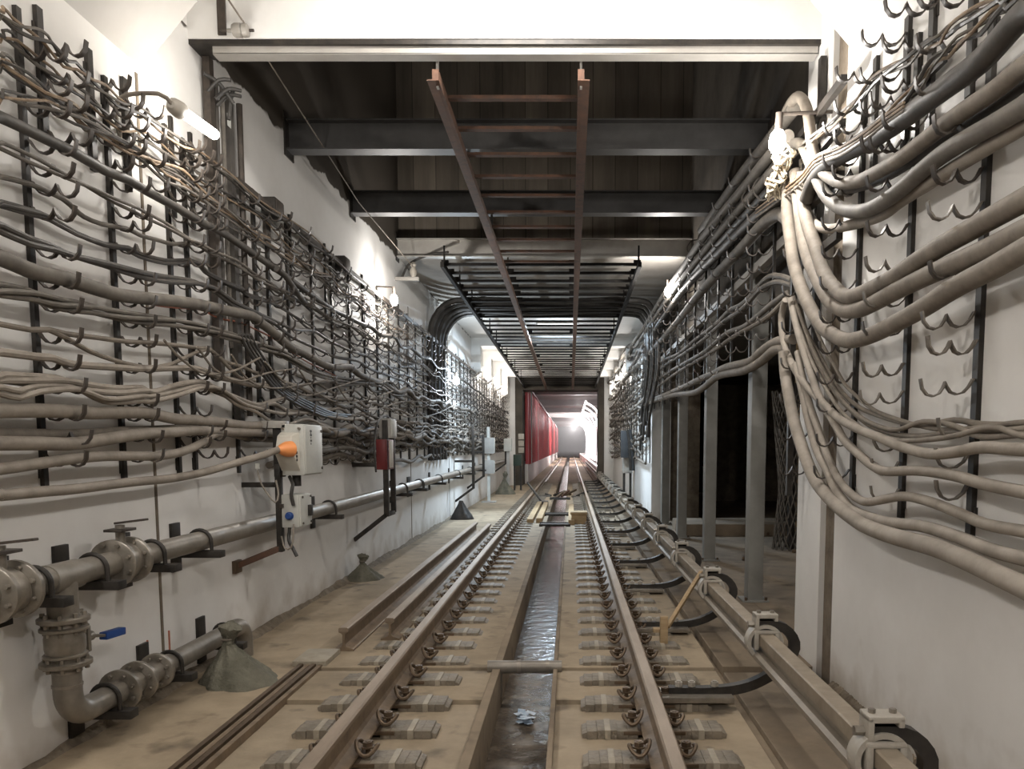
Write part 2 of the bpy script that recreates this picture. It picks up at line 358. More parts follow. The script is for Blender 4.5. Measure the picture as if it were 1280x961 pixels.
# ================================================================== TRACK
RP = [(-.075,-.18),(.075,-.18),(.075,-.168),(.02,-.15),(.0085,-.13),(.0085,-.055),(.018,-.043),(.0365,-.036),(.0365,-.008),(.028,0),(-.028,0),(-.0365,-.008),(-.0365,-.036),(-.018,-.043),(-.0085,-.055),(-.0085,-.13),(-.02,-.15),(-.075,-.168)]
HP = [(-.0368,-.03),(.0368,-.03),(.0368,-.008),(.028,.001),(-.028,.001),(-.0368,-.008)]
def rail(name, label, x, y0, y1, dz=0, group=None, tilt=0):
    t = thing(name, label, 'rail', (x, y0, dz), group)
    MB().prism([(x+a, dz+b) for a, b in RP], y0, y1).build('rail_body', 'railside', t, ang=25)
    MB().prism([(x+a, dz+b) for a, b in HP], y0-.0005, y1+.0005).build('rail_head', 'railtop', t, ang=25)
    return t
rail('running_rail', 'left running rail of the track, long brown steel with worn top', RX[0], 2.0, 115)
rail('running_rail', 'right running rail of the track, nearest the conductor rail', RX[1], 2.0, 115)
rail('loose_rail', 'spare rail lying loose nearest the left wall, outer of two', -1.73, 5.75, 14.0, -.018, 'spare rails beside the track')
rail('loose_rail', 'spare rail lying loose right beside the left running rail, inner of two', -1.455, 6.08, 13.7, -.018, 'spare rails beside the track')
# half sleepers with their clips
def sleeper_proto(far):
    t = bpy.data.objects.new('half_sleeper', None); COL.objects.link(t); t['_o'] = [0,0,0]
    def block(a, b):
        g = MB(); n = 5
        for k in range(n):
            x0 = a+(b-a)*k/n; x1 = a+(b-a)*(k+1)/n; e = random.uniform(-.004,.004)
            g.box((x0,-.085+e,-.24),(x1,.085+e,-.176+random.uniform(-.003,.003)))
        g.prism([(b-.01*(1 if b > a else -1),-.24),(b-.01*(1 if b > a else -1),-.184),(b+.028*(1 if b > a else -1),-.2),(b+.02*(1 if b > a else -1),-.24)], -.075, .08)
        return g
    parts = []
    for sg in (-1, 1):
        parts.append(('wrapped_block', block(sg*.09, sg*.37), 'wrap', .004))
        g = MB(); g.box((sg*.24,-.092,-.24),(sg*.272,.092,-.171)); parts.append(('tape_strap', g, 'strap', .002))
    g = MB(); g.box((-.17,-.09,-.2),(.17,.09,-.178)); parts.append(('base_plate', g, 'clip', .004))
    for sg in (-1, 1):
        g = MB(); lp = []
        for k in range(22):
            a = 2*math.pi*k/22
            px = sg*(.115+.052*math.cos(a)); py = .062*math.sin(a)*(1-.25*math.cos(a))
            lp.append((px, py, -.128+.022*math.cos(2*a)-.012*math.cos(a)))
        g.tube(lp, .0105, 7, True); parts.append(('spring_clip', g, 'clip', 0))
        g = MB(); g.cyl((sg*.118,0,-.18),(sg*.118,0,-.095),.013,8); g.cyl((sg*.118,0,-.122),(sg*.118,0,-.098),.026,6); g.cyl((sg*.118,0,-.128),(sg*.118,0,-.121),.034,12)
        parts.append(('bolt', g, 'clip', 0))
    if far:
        return t, parts
    for nm, g, m, bv in parts: g.build(nm, m, t, bv)
    return t, parts
proto, PARTS = sleeper_proto(False)
farm = MB()
for nm, g, m, bv in PARTS: farm.add(g.v, g.f)
farmesh = farm.mesh('half_sleeper', 'wrap')
farmesh.materials.append(M['clip'])
nb = 0
first = True
for side, rx, wd in ((0, RX[0], 'left'), (1, RX[1], 'right')):
    y = 2.86; i = 0
    while y < 32:
        lab = 'film-wrapped half sleeper under %s running rail, %s from the near end' % (wd, nth(i+1))
        dz = 0 if y > 4.66 else -.012
        if y < 17:
            o = proto if first else dup(proto, (rx, y, dz)); o.location = (rx, y, dz); first = False
        else:
            o = bpy.data.objects.new('half_sleeper', farmesh); COL.objects.link(o); o.location = (rx, y, 0)
        tag(o, lab, 'sleeper', 'half sleepers under the running rails')
        y += .432; i += 1
# conductor rail with its curved brackets
CX, CZR = 1.18, .168
t = thing('conductor_rail', 'dusty conductor rail held above the floor along the right side of the track', 'rail', (CX, 2.0, CZR))
MB().prism([(CX-.045,CZR+.0),(CX+.045,CZR+.0),(CX+.045,CZR+.06),(CX+.038,CZR+.066),(CX-.038,CZR+.066),(CX-.045,CZR+.06)], 2.0, 60).build('cover_strip', 'third', t)
MB().prism([(CX-.02,CZR-.06),(CX+.02,CZR-.06),(CX+.02,CZR+.001),(CX-.02,CZR+.001)], 2.0, 60).build('web', 'third2', t)
MB().prism([(CX-.075,CZR-.085),(CX+.055,CZR-.085),(CX+.055,CZR-.058),(CX-.055,CZR-.045),(CX-.075,CZR-.058)], 2.0, 60).build('rail_foot', 'third2', t)
def bracket_proto():
    t = bpy.data.objects.new('conductor_rail_bracket', None); COL.objects.link(t); t['_o'] = [0,0,0]
    z0 = CZR
    path = [(.60,0,-.13),(.85,0,-.13),(1.05,0,-.105),(1.2,0,-.04),(1.31,0,.05),(1.36,0,.14),(1.345,0,.21),(1.29,0,.265),(1.22,0,.281),(1.14,0,.281)]
    g = MB(); g.ribbon(spline(path, .03), .06, .058, (0,1,0)); g.build('curved_arm', 'black', t, 0, 30)
    g = MB(); g.box((.55,-.10,-.175),(.98,.10,-.14)); g.build('foot_plate', 'flange', t, .004)
    for x in (.66, .74, .88):
        g = MB(); g.cyl((x,0,-.14),(x,0,-.065),.014,8); g.cyl((x,0,-.1),(x,0,-.072),.025,6); g.build('bolt', 'insul', t)
    # insulator clamp around the rail
    g = MB(); pts = arc((CX-.005,0,z0+.012), .098, -60, 250, 26, (1,0,0), (0,0,1))
    g.ribbon(pts, .09, .022, (0,1,0)); g.build('insulator_ring', 'insul', t)
    g = MB(); g.box((CX-.075,-.06,z0-.03),(CX-.048,.06,z0+.075)); g.box((CX+.048,-.06,z0-.03),(CX+.075,.06,z0+.075)); g.box((CX-.075,-.06,z0+.067),(CX+.075,.06,z0+.088)); g.build('insulator_block', 'insul', t, .008)
    g = MB(); g.box((1.112,-.05,.262),(1.135,.05,.35)); g.box((1.225,-.05,.31),(1.248,.05,.35)); g.box((1.112,-.05,.328),(1.248,.05,.354)); g.box((1.13,.032,.25),(1.23,.05,.34)); g.build('clamp_saddle', 'insul', t, .006)
    for x in (1.14, 1.22):
        g = MB(); g.cyl((x,0,.35),(x,0,.37),.014,6); g.build('clamp_nut', 'flange', t)
    g = MB(); g.cyl((1.075,0,.285),(1.115,0,.285),.02,8); g.build('clamp_nut', 'flange', t)
    return t
bp = bracket_proto(); i = 0; y = 2.83
while y < 34:
    o = bp if i == 0 else dup(bp, (0, y, 0)); o.location = (0, y, 0)
    tag(o, 'black curved bracket with pale insulator clamping the conductor rail, %s from the near end' % nth(i+1), 'bracket', 'conductor rail brackets')
    i += 1; y += 1.75
# pipe across the drain and scrap in it
g0 = onZ(652, 838, -.2)
t = thing('drain_crossing_pipe', 'short dusty pipe laid across the open drain between the rails', 'pipe', (-.3, 5.28, -.2))
MB().cyl((DX0-.09,5.28,-.185),(DX1+.06,5.28,-.185),.045,16).build('pipe_tube', 'pipe', t)
for x in (-.36, -.16):
    MB().cyl((x-.012,5.28,-.185),(x+.012,5.28,-.185),.05,16).build('pipe_collar', 'flange', t)
g = MB(); g.cyl((DX0-.02,5.28,-.185),(DX0-.02,5.28,-.4),.03,10); g.build('drop_leg', 'pipe', t)
g = MB()
for k in range(16):
    a = random.uniform(0,6.28); c = Vector((-.30+random.uniform(-.06,.06), 5.02+random.uniform(-.13,.13), -.455+random.uniform(0,.03)))
    d = Vector((math.cos(a), math.sin(a), random.uniform(-.3,.5)))*random.uniform(.02,.05)
    u, w = ortho(d); g.add([c-d-u*.025, c+d-u*.02, c+d*.8+u*.03, c-d+u*.02, c+w*.012], [(0,1,4),(1,2,4),(2,3,4),(3,0,4),(3,2,1,0)])
tag(g.build('plastic_scrap', 'plastic'), 'crumpled blue and white plastic scrap lying in the drain by the crossing pipe', 'scrap')
# timber, switch rods and gear in the track far ahead
def frame_gear():
    for k, (y, w) in enumerate(((14.9,.62),(17.2,.62),(22.5,.7))):
        t = thing('drain_grate', ('dark steel grate lying over the drain, nearest of three', 'dark steel grate over the drain, middle of three', 'dark steel grate over the drain, farthest of three')[k], 'grate', ((DX0+DX1)/2, y, FZ), 'steel covers over the drain')
        g = MB(); g.box((DX0-.12,y,FZ),(DX1+.12,y+.05,FZ+.05)); g.box((DX0-.12,y+.35,FZ),(DX1+.12,y+.4,FZ+.05)); g.build('cross_bar', 'black', t)
        g = MB(); g.box((DX0-.1,y+.05,FZ+.01),(DX1+.1,y+.35,FZ+.03)); g.build('cover_plate', 'mesh', t)
    for k, (x, y0, y1) in enumerate(((-.82,15.4,20.6),(-.64,15.6,20.2),(.02,15.2,19.5))):
        tag(MB().bar((x,y0,FZ+.05),(x,y1,FZ+.05),.12,.10).build('timber_beam', 'wood', None, .006), ('long pale timber beam between the rails, nearest the left rail', 'pale timber beam at the left edge of the drain', 'pale timber beam at the right edge of the drain')[k], 'timber', 'timbers between the rails')
    t = thing('valve_box', 'squat yellowish box on the bed slab right of the drain, far along the track', 'box', (.15,15.5,FZ))
    MB().box((.02,15.3,FZ),(.32,15.7,FZ+.22)).build('box_body', 'wood', t, .01); MB().box((.0,15.28,FZ+.2),(.34,15.72,FZ+.25)).build('lid', 'wood', t, .008)
    t = thing('switch_rod', 'dark lever rod leaning across the left rail far along the track', 'rod', (-1.0,21,FZ))
    MB().cyl((-.75,20.6,FZ+.05),(-1.2,21.5,FZ+.55),.03,8).build('rod', 'black', t); MB().box((-.9,20.4,FZ),(-.6,20.8,FZ+.1)).build('foot', 'black', t, .01)
    t = thing('track_gear', 'low heap of dark track gear across the bed ahead', 'gear', (-.2,23.8,FZ))
    for k in range(14):
        a = Vector((random.uniform(-.8,.35), 23.0+random.uniform(0,2), FZ+.02)); d = Vector((random.uniform(-.4,.4), random.uniform(-.4,.4), random.uniform(0,.16)))
        MB().bar(a, a+d, .07, .06).build('gear_bar', random.choice(['black','rust','clip','cgrey']), t)
frame_gear()
# stick and stake
t = thing('wooden_stake', 'short upright wooden board standing on the slab beside the right rail', 'stake', onZ(829,805,FZ))
a = onZ(829,806,FZ); MB().box((a.x-.03,a.y-.05,FZ),(a.x+.03,a.y,FZ+.235)).build('board', 'wood', t, .004)
MB().box((a.x-.08,a.y-.01,FZ+.1),(a.x+.03,a.y+.06,FZ+.13)).build('cleat', 'wood', t, .003)
tag(MB().bar((a.x+.03,a.y-.02,FZ+.15),(CX-.03,a.y+.75,CZR+.088),.032,.03).build('wooden_stick', 'wood', None, .004), 'thin wooden stick leaning from the stake onto the conductor rail', 'stick')
# flat strips bedded in the left walk
t = thing('bedded_strip', 'long dark grooved strip lying along the left walk beside the track', 'strip', (-1.85,3.2,FZ))
for k in range(4):
    x = -1.93+k*.045
    MB().box((x,2.6,FZ-.05),(x+.03,5.55,FZ+(.012 if k % 2 else .02))).build('strip_bar', 'railside' if k % 2 else 'clip', t)
MB().box((-1.98,5.35,FZ-.03),(-1.74,5.7,FZ+.035)).build('end_plate', 'strap', t, .004)
for k, (x, y) in enumerate(((-1.62,4.35),(-1.66,4.0),(-1.55,5.4),(-1.52,5.85))):
    pass
# ================================================================== OVERHEAD STEEL
def ibeam(name, label, y, z, x0, x1, h, w, m, group):
    t = thing(name, label, 'beam', ((x0+x1)/2, y, z), group)
    MB().box((x0,y-.006,z+.012),(x1,y+.006,z+h-.012)).build('web', m, t)
    MB().box((x0,y-w/2,z),(x1,y+w/2,z+.014)).build('bottom_flange', m, t)
    MB().box((x0,y-w/2,z+h-.014),(x1,y+w/2,z+h)).build('top_flange', m, t)
    for x in (x0, x1-.012): MB().box((x,y-w*.7,z-.06),(x+.012,y+w*.7,z+h+.06)).build('end_plate', 'black', t)
    return t
ibeam('steel_crossbeam', 'dark steel I-beam across the open shaft, nearest of three', 7.4, 4.08, XL, XR+.12, .27, .16, 'isteel', 'beams across the shaft')
ibeam('steel_crossbeam', 'dark steel I-beam across the open shaft, middle of three', 9.5, 4.13, XL, XR+.12, .26, .16, 'isteel', 'beams across the shaft')
ibeam('steel_crossbeam', 'pale grey steel beam against the end of the shaft, farthest of three', 11.9, 4.2, XL, XR+.12, .27, .14, 'gsteel', 'beams across the shaft')
t = thing('steel_channel', 'pale steel channel under the bright white downstand beam', 'channel', (-.4,5.6,4.05))
MB().box((-2.47,5.56,4.058),(XR-.01,5.568,4.108)).build('front_flange', 'gsteel', t)
MB().box((-2.47,5.56,4.055),(XR-.01,5.66,4.063)).build('bottom_flange', 'gsteel', t)
def zl(y): return 3.95-(y-5.4)*.0114
t = thing('overhead_ladder', 'narrow rust-brown steel ladder hung along the ceiling', 'ladder', (-.4,5.5,3.95), None)
for x, sg in ((-.945,1),(.075,-1)):
    g = MB(); g.bar((x,5.62,zl(5.62)),(x,ENDY-.1,zl(ENDY-.1)),.045,.075); g.bar((x-sg*.03,5.62,zl(5.62)-.035),(x-sg*.03,ENDY-.1,zl(ENDY-.1)-.035),.06,.008); g.build('side_rail', 'rust', t)
y = 6.05
while y < 11.2:
    MB().box((-.95,y-.028,zl(y)+.02),(.08,y+.028,zl(y)+.045)).build('rung', 'rust', t); y += .545
for x in (-.945, .075):
    MB().box((x-.008,5.70,3.9),(x+.008,5.74,4.12)).build('hanger', 'gsteel', t)
    for yy, zz in ((7.4,4.09),(9.5,4.14),(11.9,4.21)): MB().box((x-.012,yy-.015,zl(yy)),(x+.012,yy+.015,zz)).build('hanger', 'black', t)
t = thing('overhead_grating', 'wide dark steel grating of cross bars hung below the ceiling', 'grating', (-.4,11.2,3.9))
for x in (-1.81, .98):
    MB().bar((x,11.1,zl(11.1)+.03),(x,ENDY-.05,zl(ENDY)+.03),.05,.07).build('side_rail', 'grate', t)
y = 11.3; i = 0
while y < ENDY-.2:
    z = zl(y)+.06
    MB().box((-1.83,y-.03,z),(1.0,y+.03,z+.035)).build('cross_bar', 'grate', t)
    if i < 7 or i % 4 == 0:
        for x in (-1.80,-.90,.03,.96): MB().box((x-.05,y-.03,z+.035),(x+.05,y+.03,z+.075)).build('spacer_block', 'grate', t)
    if i % 3 == 0:
        for x in (-1.81,.98): MB().box((x-.012,y-.012,z+.03),(x+.012,y+.012,CZ+.005)).build('hanger', 'grate', t)
    y += .52; i += 1
# black cables crossing over the grating
for k, (y, r) in enumerate(((14.3,.06),(14.65,.06),(15.05,.07),(15.4,.06),(15.75,.06))):
    pts = [(XL+.07,y-.2,1.1),(XL+.07,y-.2,2.2),(XL+.07,y-.15,3.25),(XL+.16,y-.1,3.7),(XL+.42,y,3.98),(-1.75,y,4.02),(-.9,y,3.99+random.uniform(-.02,.02)),(.1,y,4.0),(.95,y,4.02),(XR-.3,y+.1,3.98),(XR-.16,y+.2,3.7),(XR-.14,y+.2,3.2)]
    tag(MB().tube(spline(pts,.12), r, 8).build('crossing_cable', 'cblack'), 'thick black cable rising up the left wall and over the grating, %s from front' % nth(k+1), 'cable', 'cables crossing over the grating')
# vertical conduits by the downstand beam, left
for k, (px, w, m, zb) in enumerate(((264,.07,'hook',1.9),(272,.03,'cdark',2.3),(279,.035,'cgrey',2.1),(287,.075,'cdark',1.55),(300,.05,'hook',1.6))):
    a = onX(px, 170, XL+.05)
    g = MB()
    if k in (0, 3): g.box((XL+.02,a.y-w/2,zb),(XL+.07,a.y+w/2,4.1 if k == 0 else 4.0))
    else: g.tube([(XL+.05,a.y,zb),(XL+.05,a.y,3.2),(XL+.05,a.y+.005,4.0)] , w/2, 8)
    tag(g.build('vertical_conduit', m), ['broad dark conduit strip rising to the left end of the white beam, first of five', 'thin dark conduit rising to the left end of the beam, second of five', 'thin grey conduit rising to the left end of the beam, third of five', 'broad dark conduit with pale tag behind the glowing tube, fourth of five', 'round dark conduit on the left wall, fifth of five past the glowing tube'][k], 'conduit', 'conduits up the left wall')
    if k == 3:
        ob = bpy.data.objects['vertical_conduit.003']; c_ = onX(286,150,XL+.07)
        MB().box((XL+.07,c_.y-.03,c_.z-.05),(XL+.073,c_.y+.03,c_.z+.04)).build('paper_tag', 'box', ob)
# knot of fittings at the conduits' head
t = thing('pipe_knot', 'tangle of dark clamps and bent tubes at the left end of the white beam', 'clamp', (XL+.12,5.75,3.9))
for p in (((0,0,0),(.25,.05,.15)),((.02,.1,-.05),(.3,.1,.05)),((0,-.05,.1),(.22,.2,-.12)),((.1,.1,-.15),(.16,.12,.2)),((.05,0,-.05),(.28,.18,.12))):
    q = [Vector((XL+.05,5.68,3.86))+Vector(e) for e in p]; q[1] = q[0].lerp(q[1], .62); q.insert(1, (q[0]+q[1])/2+Vector((0,0,.04)))
    MB().tube(spline(q,.03), .014, 8).build('bent_tube', 'cblack', t)
# insulator on the face of the beam with its wire
t = thing('beam_insulator', 'grey insulator on a flat hanging bracket at the left of the white beam', 'insulator', onY(278,44,5.5))
a = onY(278,44,5.5); MB().box((a.x-.028,5.49,a.z),(a.x+.028,5.505,4.93)).build('bracket_bar', 'hook', t)
b = onY(284,38,5.46); c = onY(311,38,5.46)
MB().lathe(b, (1,0,0), [(0,.012),(.035,.012),(.04,.038),(.055,.045),(.095,.045),(.105,.035),(.11,.045),(.14,.04),(.15,.02)], 18).build('insulator_body', 'porc', t)
MB().cyl(b+Vector((-.05,.0,0)), b+Vector((.18,0,0)), .01, 8).build('pin', 'hook', t)
e = onY(521,343,12.0)
tag(MB().tube([b+Vector((.125,-.04,.04)), b.lerp(e,.5)+Vector((0,0,-.03)), e+Vector((0,0,.05))], .006, 6).build('span_wire', 'cmid'), 'thin taut wire slanting from the beam insulator to the far wall bracket', 'wire')
tag(MB().tube([b+Vector((.12,-.04,.045)), Vector((b.x-.35,5.2,4.92))], .006, 6).build('span_wire', 'cmid'), 'thin taut wire running up from the beam insulator out of view', 'wire')
t = thing('insulator_arm', 'pale horizontal arm with an insulator on the left wall past the shaft', 'bracket', onX(505,348,XL))
a = onX(494,349,XL); MB().box((XL,a.y-.03,a.z-.02),(e.x+.08,a.y+.03,a.z+.03)).build('arm', 'gsteel', t, .003)
MB().lathe((e.x,a.y,a.z+.03), (0,0,1), [(0,.03),(.05,.05),(.1,.05),(.15,.03),(.18,.045),(.22,.02)], 14).build('insulator_body', 'insul', t)
p = [onX(505,343,XL+.1)]; tag(MB().tube(spline([(XL+.1,a.y,a.z+.03),(XL+.2,a.y+.1,a.z+.25),(XL+.5,a.y+.1,a.z+.38),(-1.8,11.6,a.z+.36)],.05), .018, 7).build('bent_cable', 'cblack'), 'black cable arching from the wall arm up to the grating corner', 'cable')
# black boxes high on the left wall
for k, (px, py, s) in enumerate(((345,262,.20),(431,331,.21))):
    a = onX(px, py, XL+.1)
    t = thing('junction_box', ('small black junction box high on the left wall, the nearer', 'small black junction box high on the left wall, the farther')[k], 'box', a, 'black boxes above the cable racks')
    MB().box((XL+.02,a.y-.1,a.z-.07),(XL+.13,a.y+.1,a.z+.08)).build('box_body', 'black', t, .008)
    MB().box((XL,a.y-.05,a.z-.3),(XL+.03,a.y+.05,a.z-.05)).build('mount_strap', 'hook', t)
    MB().box((XL+.129,a.y-.085,a.z-.055),(XL+.138,a.y+.085,a.z+.065)).build('cover', 'hook', t, .003)
exec_after = None
# ================================================================== LEFT CABLES (traced on the plane the hooks hold them in)
OUTER, INNER = .165, .072
LC = [
 # label look, material, radius, offset, strands, spread, points
 ('thick dark cable running just under the brown wires', 'cdark', .026, OUTER, 1, 0, [(-40,130),(0,146),(34,162),(62,176),(90,189),(131,213),(159,224),(180,237),(224,261),(248,276),(280,292),(302,307),(353,342),(380,362),(410,383)]),
 ('thin grey cable pair', 'cgrey', .010, OUTER, 2, .03, [(-40,165),(0,181),(32,196),(56,207),(82,220),(112,234),(140,249),(169,262),(180,268),(207,281),(235,298),(248,304),(265,315),(295,328),(319,345),(340,356)]),
 ('single wavy grey cable', 'cgrey', .013, INNER, 1, 0, [(-40,212),(0,220.5),(37,230),(58,239),(79,249),(94,262),(105,271),(127,280),(159,286),(175,294),(197,300),(216,305),(235,304),(248,306),(265,318),(280,324),(302,335),(328,352)]),
 ('dark bunched thin cables', 'cdark', .011, INNER, 3, .022, [(-40,242),(0,254),(37,265),(60,273),(94,293),(131,307),(159,311),(175,319),(207,327),(235,326),(248,328),(257,339),(280,352),(302,362),(310,369),(340,379)]),
 ('dark cables in a low sweep', 'cdark', .015, OUTER, 2, .028, [(-40,270),(0,285),(36,301),(64,309),(90,319),(131,330),(165,340),(184,345),(216,350),(239,352),(254,356),(272,364),(291,379),(319,392),(340,401)]),
 ('thickest smooth grey-brown cable', 'cgrey', .037, OUTER, 1, 0, [(-40,312),(0,322),(28,334),(47,341),(84,349),(112,358),(142,367),(165,371),(216,376),(250,381),(282,388),(315,395),(325,403),(340,414),(358,430)]),
 ('bunch of thin grey cables below the thickest one', 'cgrey', .013, OUTER, 4, .045, [(-40,352),(0,362),(37,368),(62,376),(80,381),(112,386),(150,394),(181,399),(216,403),(250,410),(291,421),(333,435),(355,443),(388,463),(417,473),(460,478)]),
 ('slim grey cable', 'cmid', .013, OUTER, 1, 0, [(-40,401),(0,405),(37,412),(62,412),(82,417),(122,422),(159,427),(184,428),(216,431),(250,435),(263,437),(280,451),(302,458),(321,466),(340,468)]),
 ('slim grey cable dipping and rising again', 'cmid', .013, OUTER, 1, 0, [(60,412),(82,422),(112,439),(142,450),(169,457),(190,459),(214,455),(235,445),(257,437),(270,443),(299,471),(318,476)]),
 ('pale cable above the beige bundle', 'cpale', .019, OUTER, 1, 0, [(-40,437),(0,440),(47,446),(64,447),(84,454),(112,457),(161,460),(181,461),(216,460),(239,460),(256,463),(270,471),(291,475),(314,481),(340,481)]),
 ('beige bundle strand over the hooks', 'cpale', .017, OUTER, 3, .035, [(-40,470),(0,472),(37,475),(71,477),(94,482),(142,489),(180,488),(190,492),(220,484),(252,480),(269,486),(287,494),(319,507),(340,503)]),
 ('beige slack strand under the bundle', 'cpale', .014, OUTER+.03, 2, .03, [(-40,484),(0,488),(24,493),(47,486),(94,485),(122,497),(142,501),(180,498),(188,499),(220,492),(254,483),(275,488),(300,505),(320,512)]),
 ('thick dusty cable', 'cpale', .034, OUTER, 1, 0, [(-40,512),(0,513),(47,513),(81,514),(112,516),(180,516),(216,523),(244,525),(272,527),(291,530),(314,532),(345,531)]),
 ('thick dusty cable running into the darker one', 'cmid', .028, INNER, 1, 0, [(-40,541),(0,542),(56,543),(112,542),(150,539),(182,538),(230,536),(280,540),(310,547),(345,549)]),
 ('thick dusty cable lying outermost', 'cpale', .033, OUTER, 1, 0, [(-40,553),(0,554),(47,554),(84,555),(112,552),(150,546),(180,542),(216,540),(244,538),(272,539),(310,540),(345,541)]),
 ('lower dusty cable that bends up near the grey box', 'cpale', .027, OUTER, 1, 0, [(-40,588),(0,586),(56,578),(94,573),(131,570),(180,570),(197,570),(226,565),(250,555),(265,544),(280,541)]),
]
CAB = []          # every left cable path, for the hooks
def cable(name, label, m, r, pts, group, step=.06, n=8):
    o = MB().tube(spline(pts, step), r, max(n, 14) if r > .022 else n).build(name, m); tag(o, label, 'cable', group); return o
FARZ = []
k = 0
for lb, m, r, off, ns, spread, px in LC:
    for q in range(ns):
        pts = []; ph = random.uniform(0, 6)
        for j, (x, y) in enumerate(px):
            p = onX(x, y, XL+off)
            if ns > 1:
                a = 2*math.pi*q/ns+ph*.3+j*.55; p.z += spread*.5*math.sin(a); p.x += spread*.5*math.cos(a)
            pts.append(p)
        if px[0][0] < 0: pts = [Vector((pts[0].x, -1.5, pts[0].z+.02)), Vector((pts[0].x, .8, pts[0].z-.02)), Vector((pts[0].x, 2.2, pts[0].z+.03))]+pts
        last = pts[-1]; zc = last.z
        if lb.startswith(('slim grey cable dip', 'lower dusty')): pass
        else:                                        # carry on down the tunnel, sagging between the racks
            y = last.y+.5; drift = random.uniform(-.10,.10); w = random.uniform(0, 6); s = random.uniform(.7, 1.4)
            while y < ENDY-.3:
                z = zc+drift*math.sin(y*.21+w)+.035*s*math.sin(y*4.6+w)+random.uniform(-.022,.022)
                pts.append(Vector((XL+off+random.uniform(-.03,.03), y, z))); y += random.uniform(.45,.75)
        if q == 0: CAB.append((pts, r*(1.4 if ns > 1 else 1), off))
        nm = lb if ns == 1 else '%s, %s of its %s strands' % (lb, nth(q+1), {2:'two',3:'three',4:'four'}[ns])
        cable('power_cable', nm+', left wall', m, r, pts, 'cables on the left wall', .09)
        k += 1
# signal wires over the top hooks
TW = [
 [(-30,0),(0,14),(18,30),(40,40),(60,50),(80,78),(93,83),(112,100),(130,112),(150,128),(170,136),(190,150),(209,166),(228,180),(245,190),(270,208),(290,222)],
 [(-30,30),(0,42),(16,48),(45,75),(66,92),(85,105),(112,125),(128,140),(150,160),(170,163),(190,176),(215,196),(230,208),(250,222),(275,238),(300,255)],
 [(-30,55),(0,72),(15,80),(32,95),(52,112),(70,125),(85,132),(100,140),(118,155),(140,168),(165,185),(190,200),(225,215),(250,240),(280,262)],
 [(-30,70),(0,78),(20,90),(40,105),(62,122),(84,133),(110,160),(130,165),(152,180),(178,190),(200,208),(222,220),(240,232),(262,250)],
 [(-30,112),(0,116),(30,124),(52,128),(70,136),(95,148),(120,162),(140,172),(160,188),(182,198),(205,222),(225,232),(250,250)]]
kk = 0
for i, px in enumerate(TW):
    for q in range(3):
        off = (OUTER, INNER, OUTER, INNER, OUTER)[i]
        pts = []
        for j, (x, y) in enumerate(px):
            p = onX(x, y, XL+off); p.z += .022*math.sin(j*.9+q*2.1)+random.uniform(-.006,.006); p.x += .02*math.cos(j*.9+q*2.1); pts.append(p)
        pts = [Vector((pts[0].x, -1.5, pts[0].z+.03)), Vector((pts[0].x, .8, pts[0].z-.02)), Vector((pts[0].x, 2.2, pts[0].z+.02))]+pts
        z = pts[-1].z; y = pts[-1].y+.5
        while y < (ENDY-.3 if q == 0 and i in (1,3) else 8.5+q+.6*i):
            z2 = z-(i*.0)+.03*math.sin(y*4.6+q+i)+random.uniform(-.02,.02); pts.append(Vector((XL+off+random.uniform(-.02,.02), y, z2))); y += random.uniform(.5,.75)
        if q == 0: CAB.append((pts, .018, off))
        cable('signal_wire', 'thin brown signal wire, %s of three in the %s bunch from the top, left wall' % (nth(q+1), nth(i+1)), ['cbrown','cdark','cgrey'][(q+i) % 3], [.0075,.009,.007][q], pts, 'signal wires on the left wall', .07, 6); kk += 1
# extra cables only seen from the grey box onwards
for i, (z, m, r) in enumerate(((1.30,'cmid',.03),(1.38,'cgrey',.026),(1.46,'cmid',.03),(1.55,'cdark',.03),(1.22,'cmid',.026),(1.72,'cgrey',.018),(1.86,'cmid',.016),(2.0,'cgrey',.018))):
    pts = []; y = 6.5+.35*(i % 3); w = random.uniform(0,6)
    while y < ENDY-.3:
        pts.append(Vector((XL+(OUTER if i % 2 else INNER)+random.uniform(-.02,.03), y, z+.07*math.sin(y*.5+w)+.03*math.sin(y*4.6+w)+random.uniform(-.03,.03)))); y += random.uniform(.4,.7)
    CAB.append((pts, r, OUTER if i % 2 else INNER))
    cable('power_cable', 'long sagging cable past the grey box, %s of the far run on the left wall' % nth(i+1), m, r, pts, 'far run of cables on the left wall', .1)
# diagonal dark bundle
for i in range(4):
    d = i*4.2
    px = [(300+d,418),(309+d,436),(322+d,456),(333+d,474),(350+d,491),(375+d,507-i),(402+d,519-i),(425+d,525-i*2)]
    cable('black_cable', 'black cable slanting steeply down across the rack, %s of four, left wall' % nth(i+1), 'cblack', .014, [onX(x, y, XL+.19) for x, y in px], 'black slanting cables on the left wall')
cable('black_cable', 'dark cable stub drooping off the rack past the thick top cable, left wall', 'cdark', .024, [onX(x, y, XL+.2) for x, y in ((345,335),(355,343),(366,358),(374,370),(381,378))], None)
cable('red_wire', 'red wire strung under the thickest cable, left wall', 'cred', .007, [onX(x, y, XL+.05) for x, y in ((-30,322),(0,331),(40,344),(120,364),(183,379),(215,384),(250,387),(275,398),(300,403),(320,412),(345,425),(380,450),(420,470))], None)
# slack loops
for i in range(7):
    x0 = 205+i*42; y0 = 425+i*9; pts = [onX(x, y, XL+.21) for x, y in ((x0,y0),(x0+22,y0+24+4*(i % 3)),(x0+52,y0+42),(x0+88,y0+38-6*(i % 2)),(x0+120,y0+22+5*(i % 3)))]
    cable('slack_wire', 'thin slack wire looping across the rack, %s from the left, left wall' % nth(i+1), 'cmid', .008, pts, 'slack wires on the left wall', .05, 6)
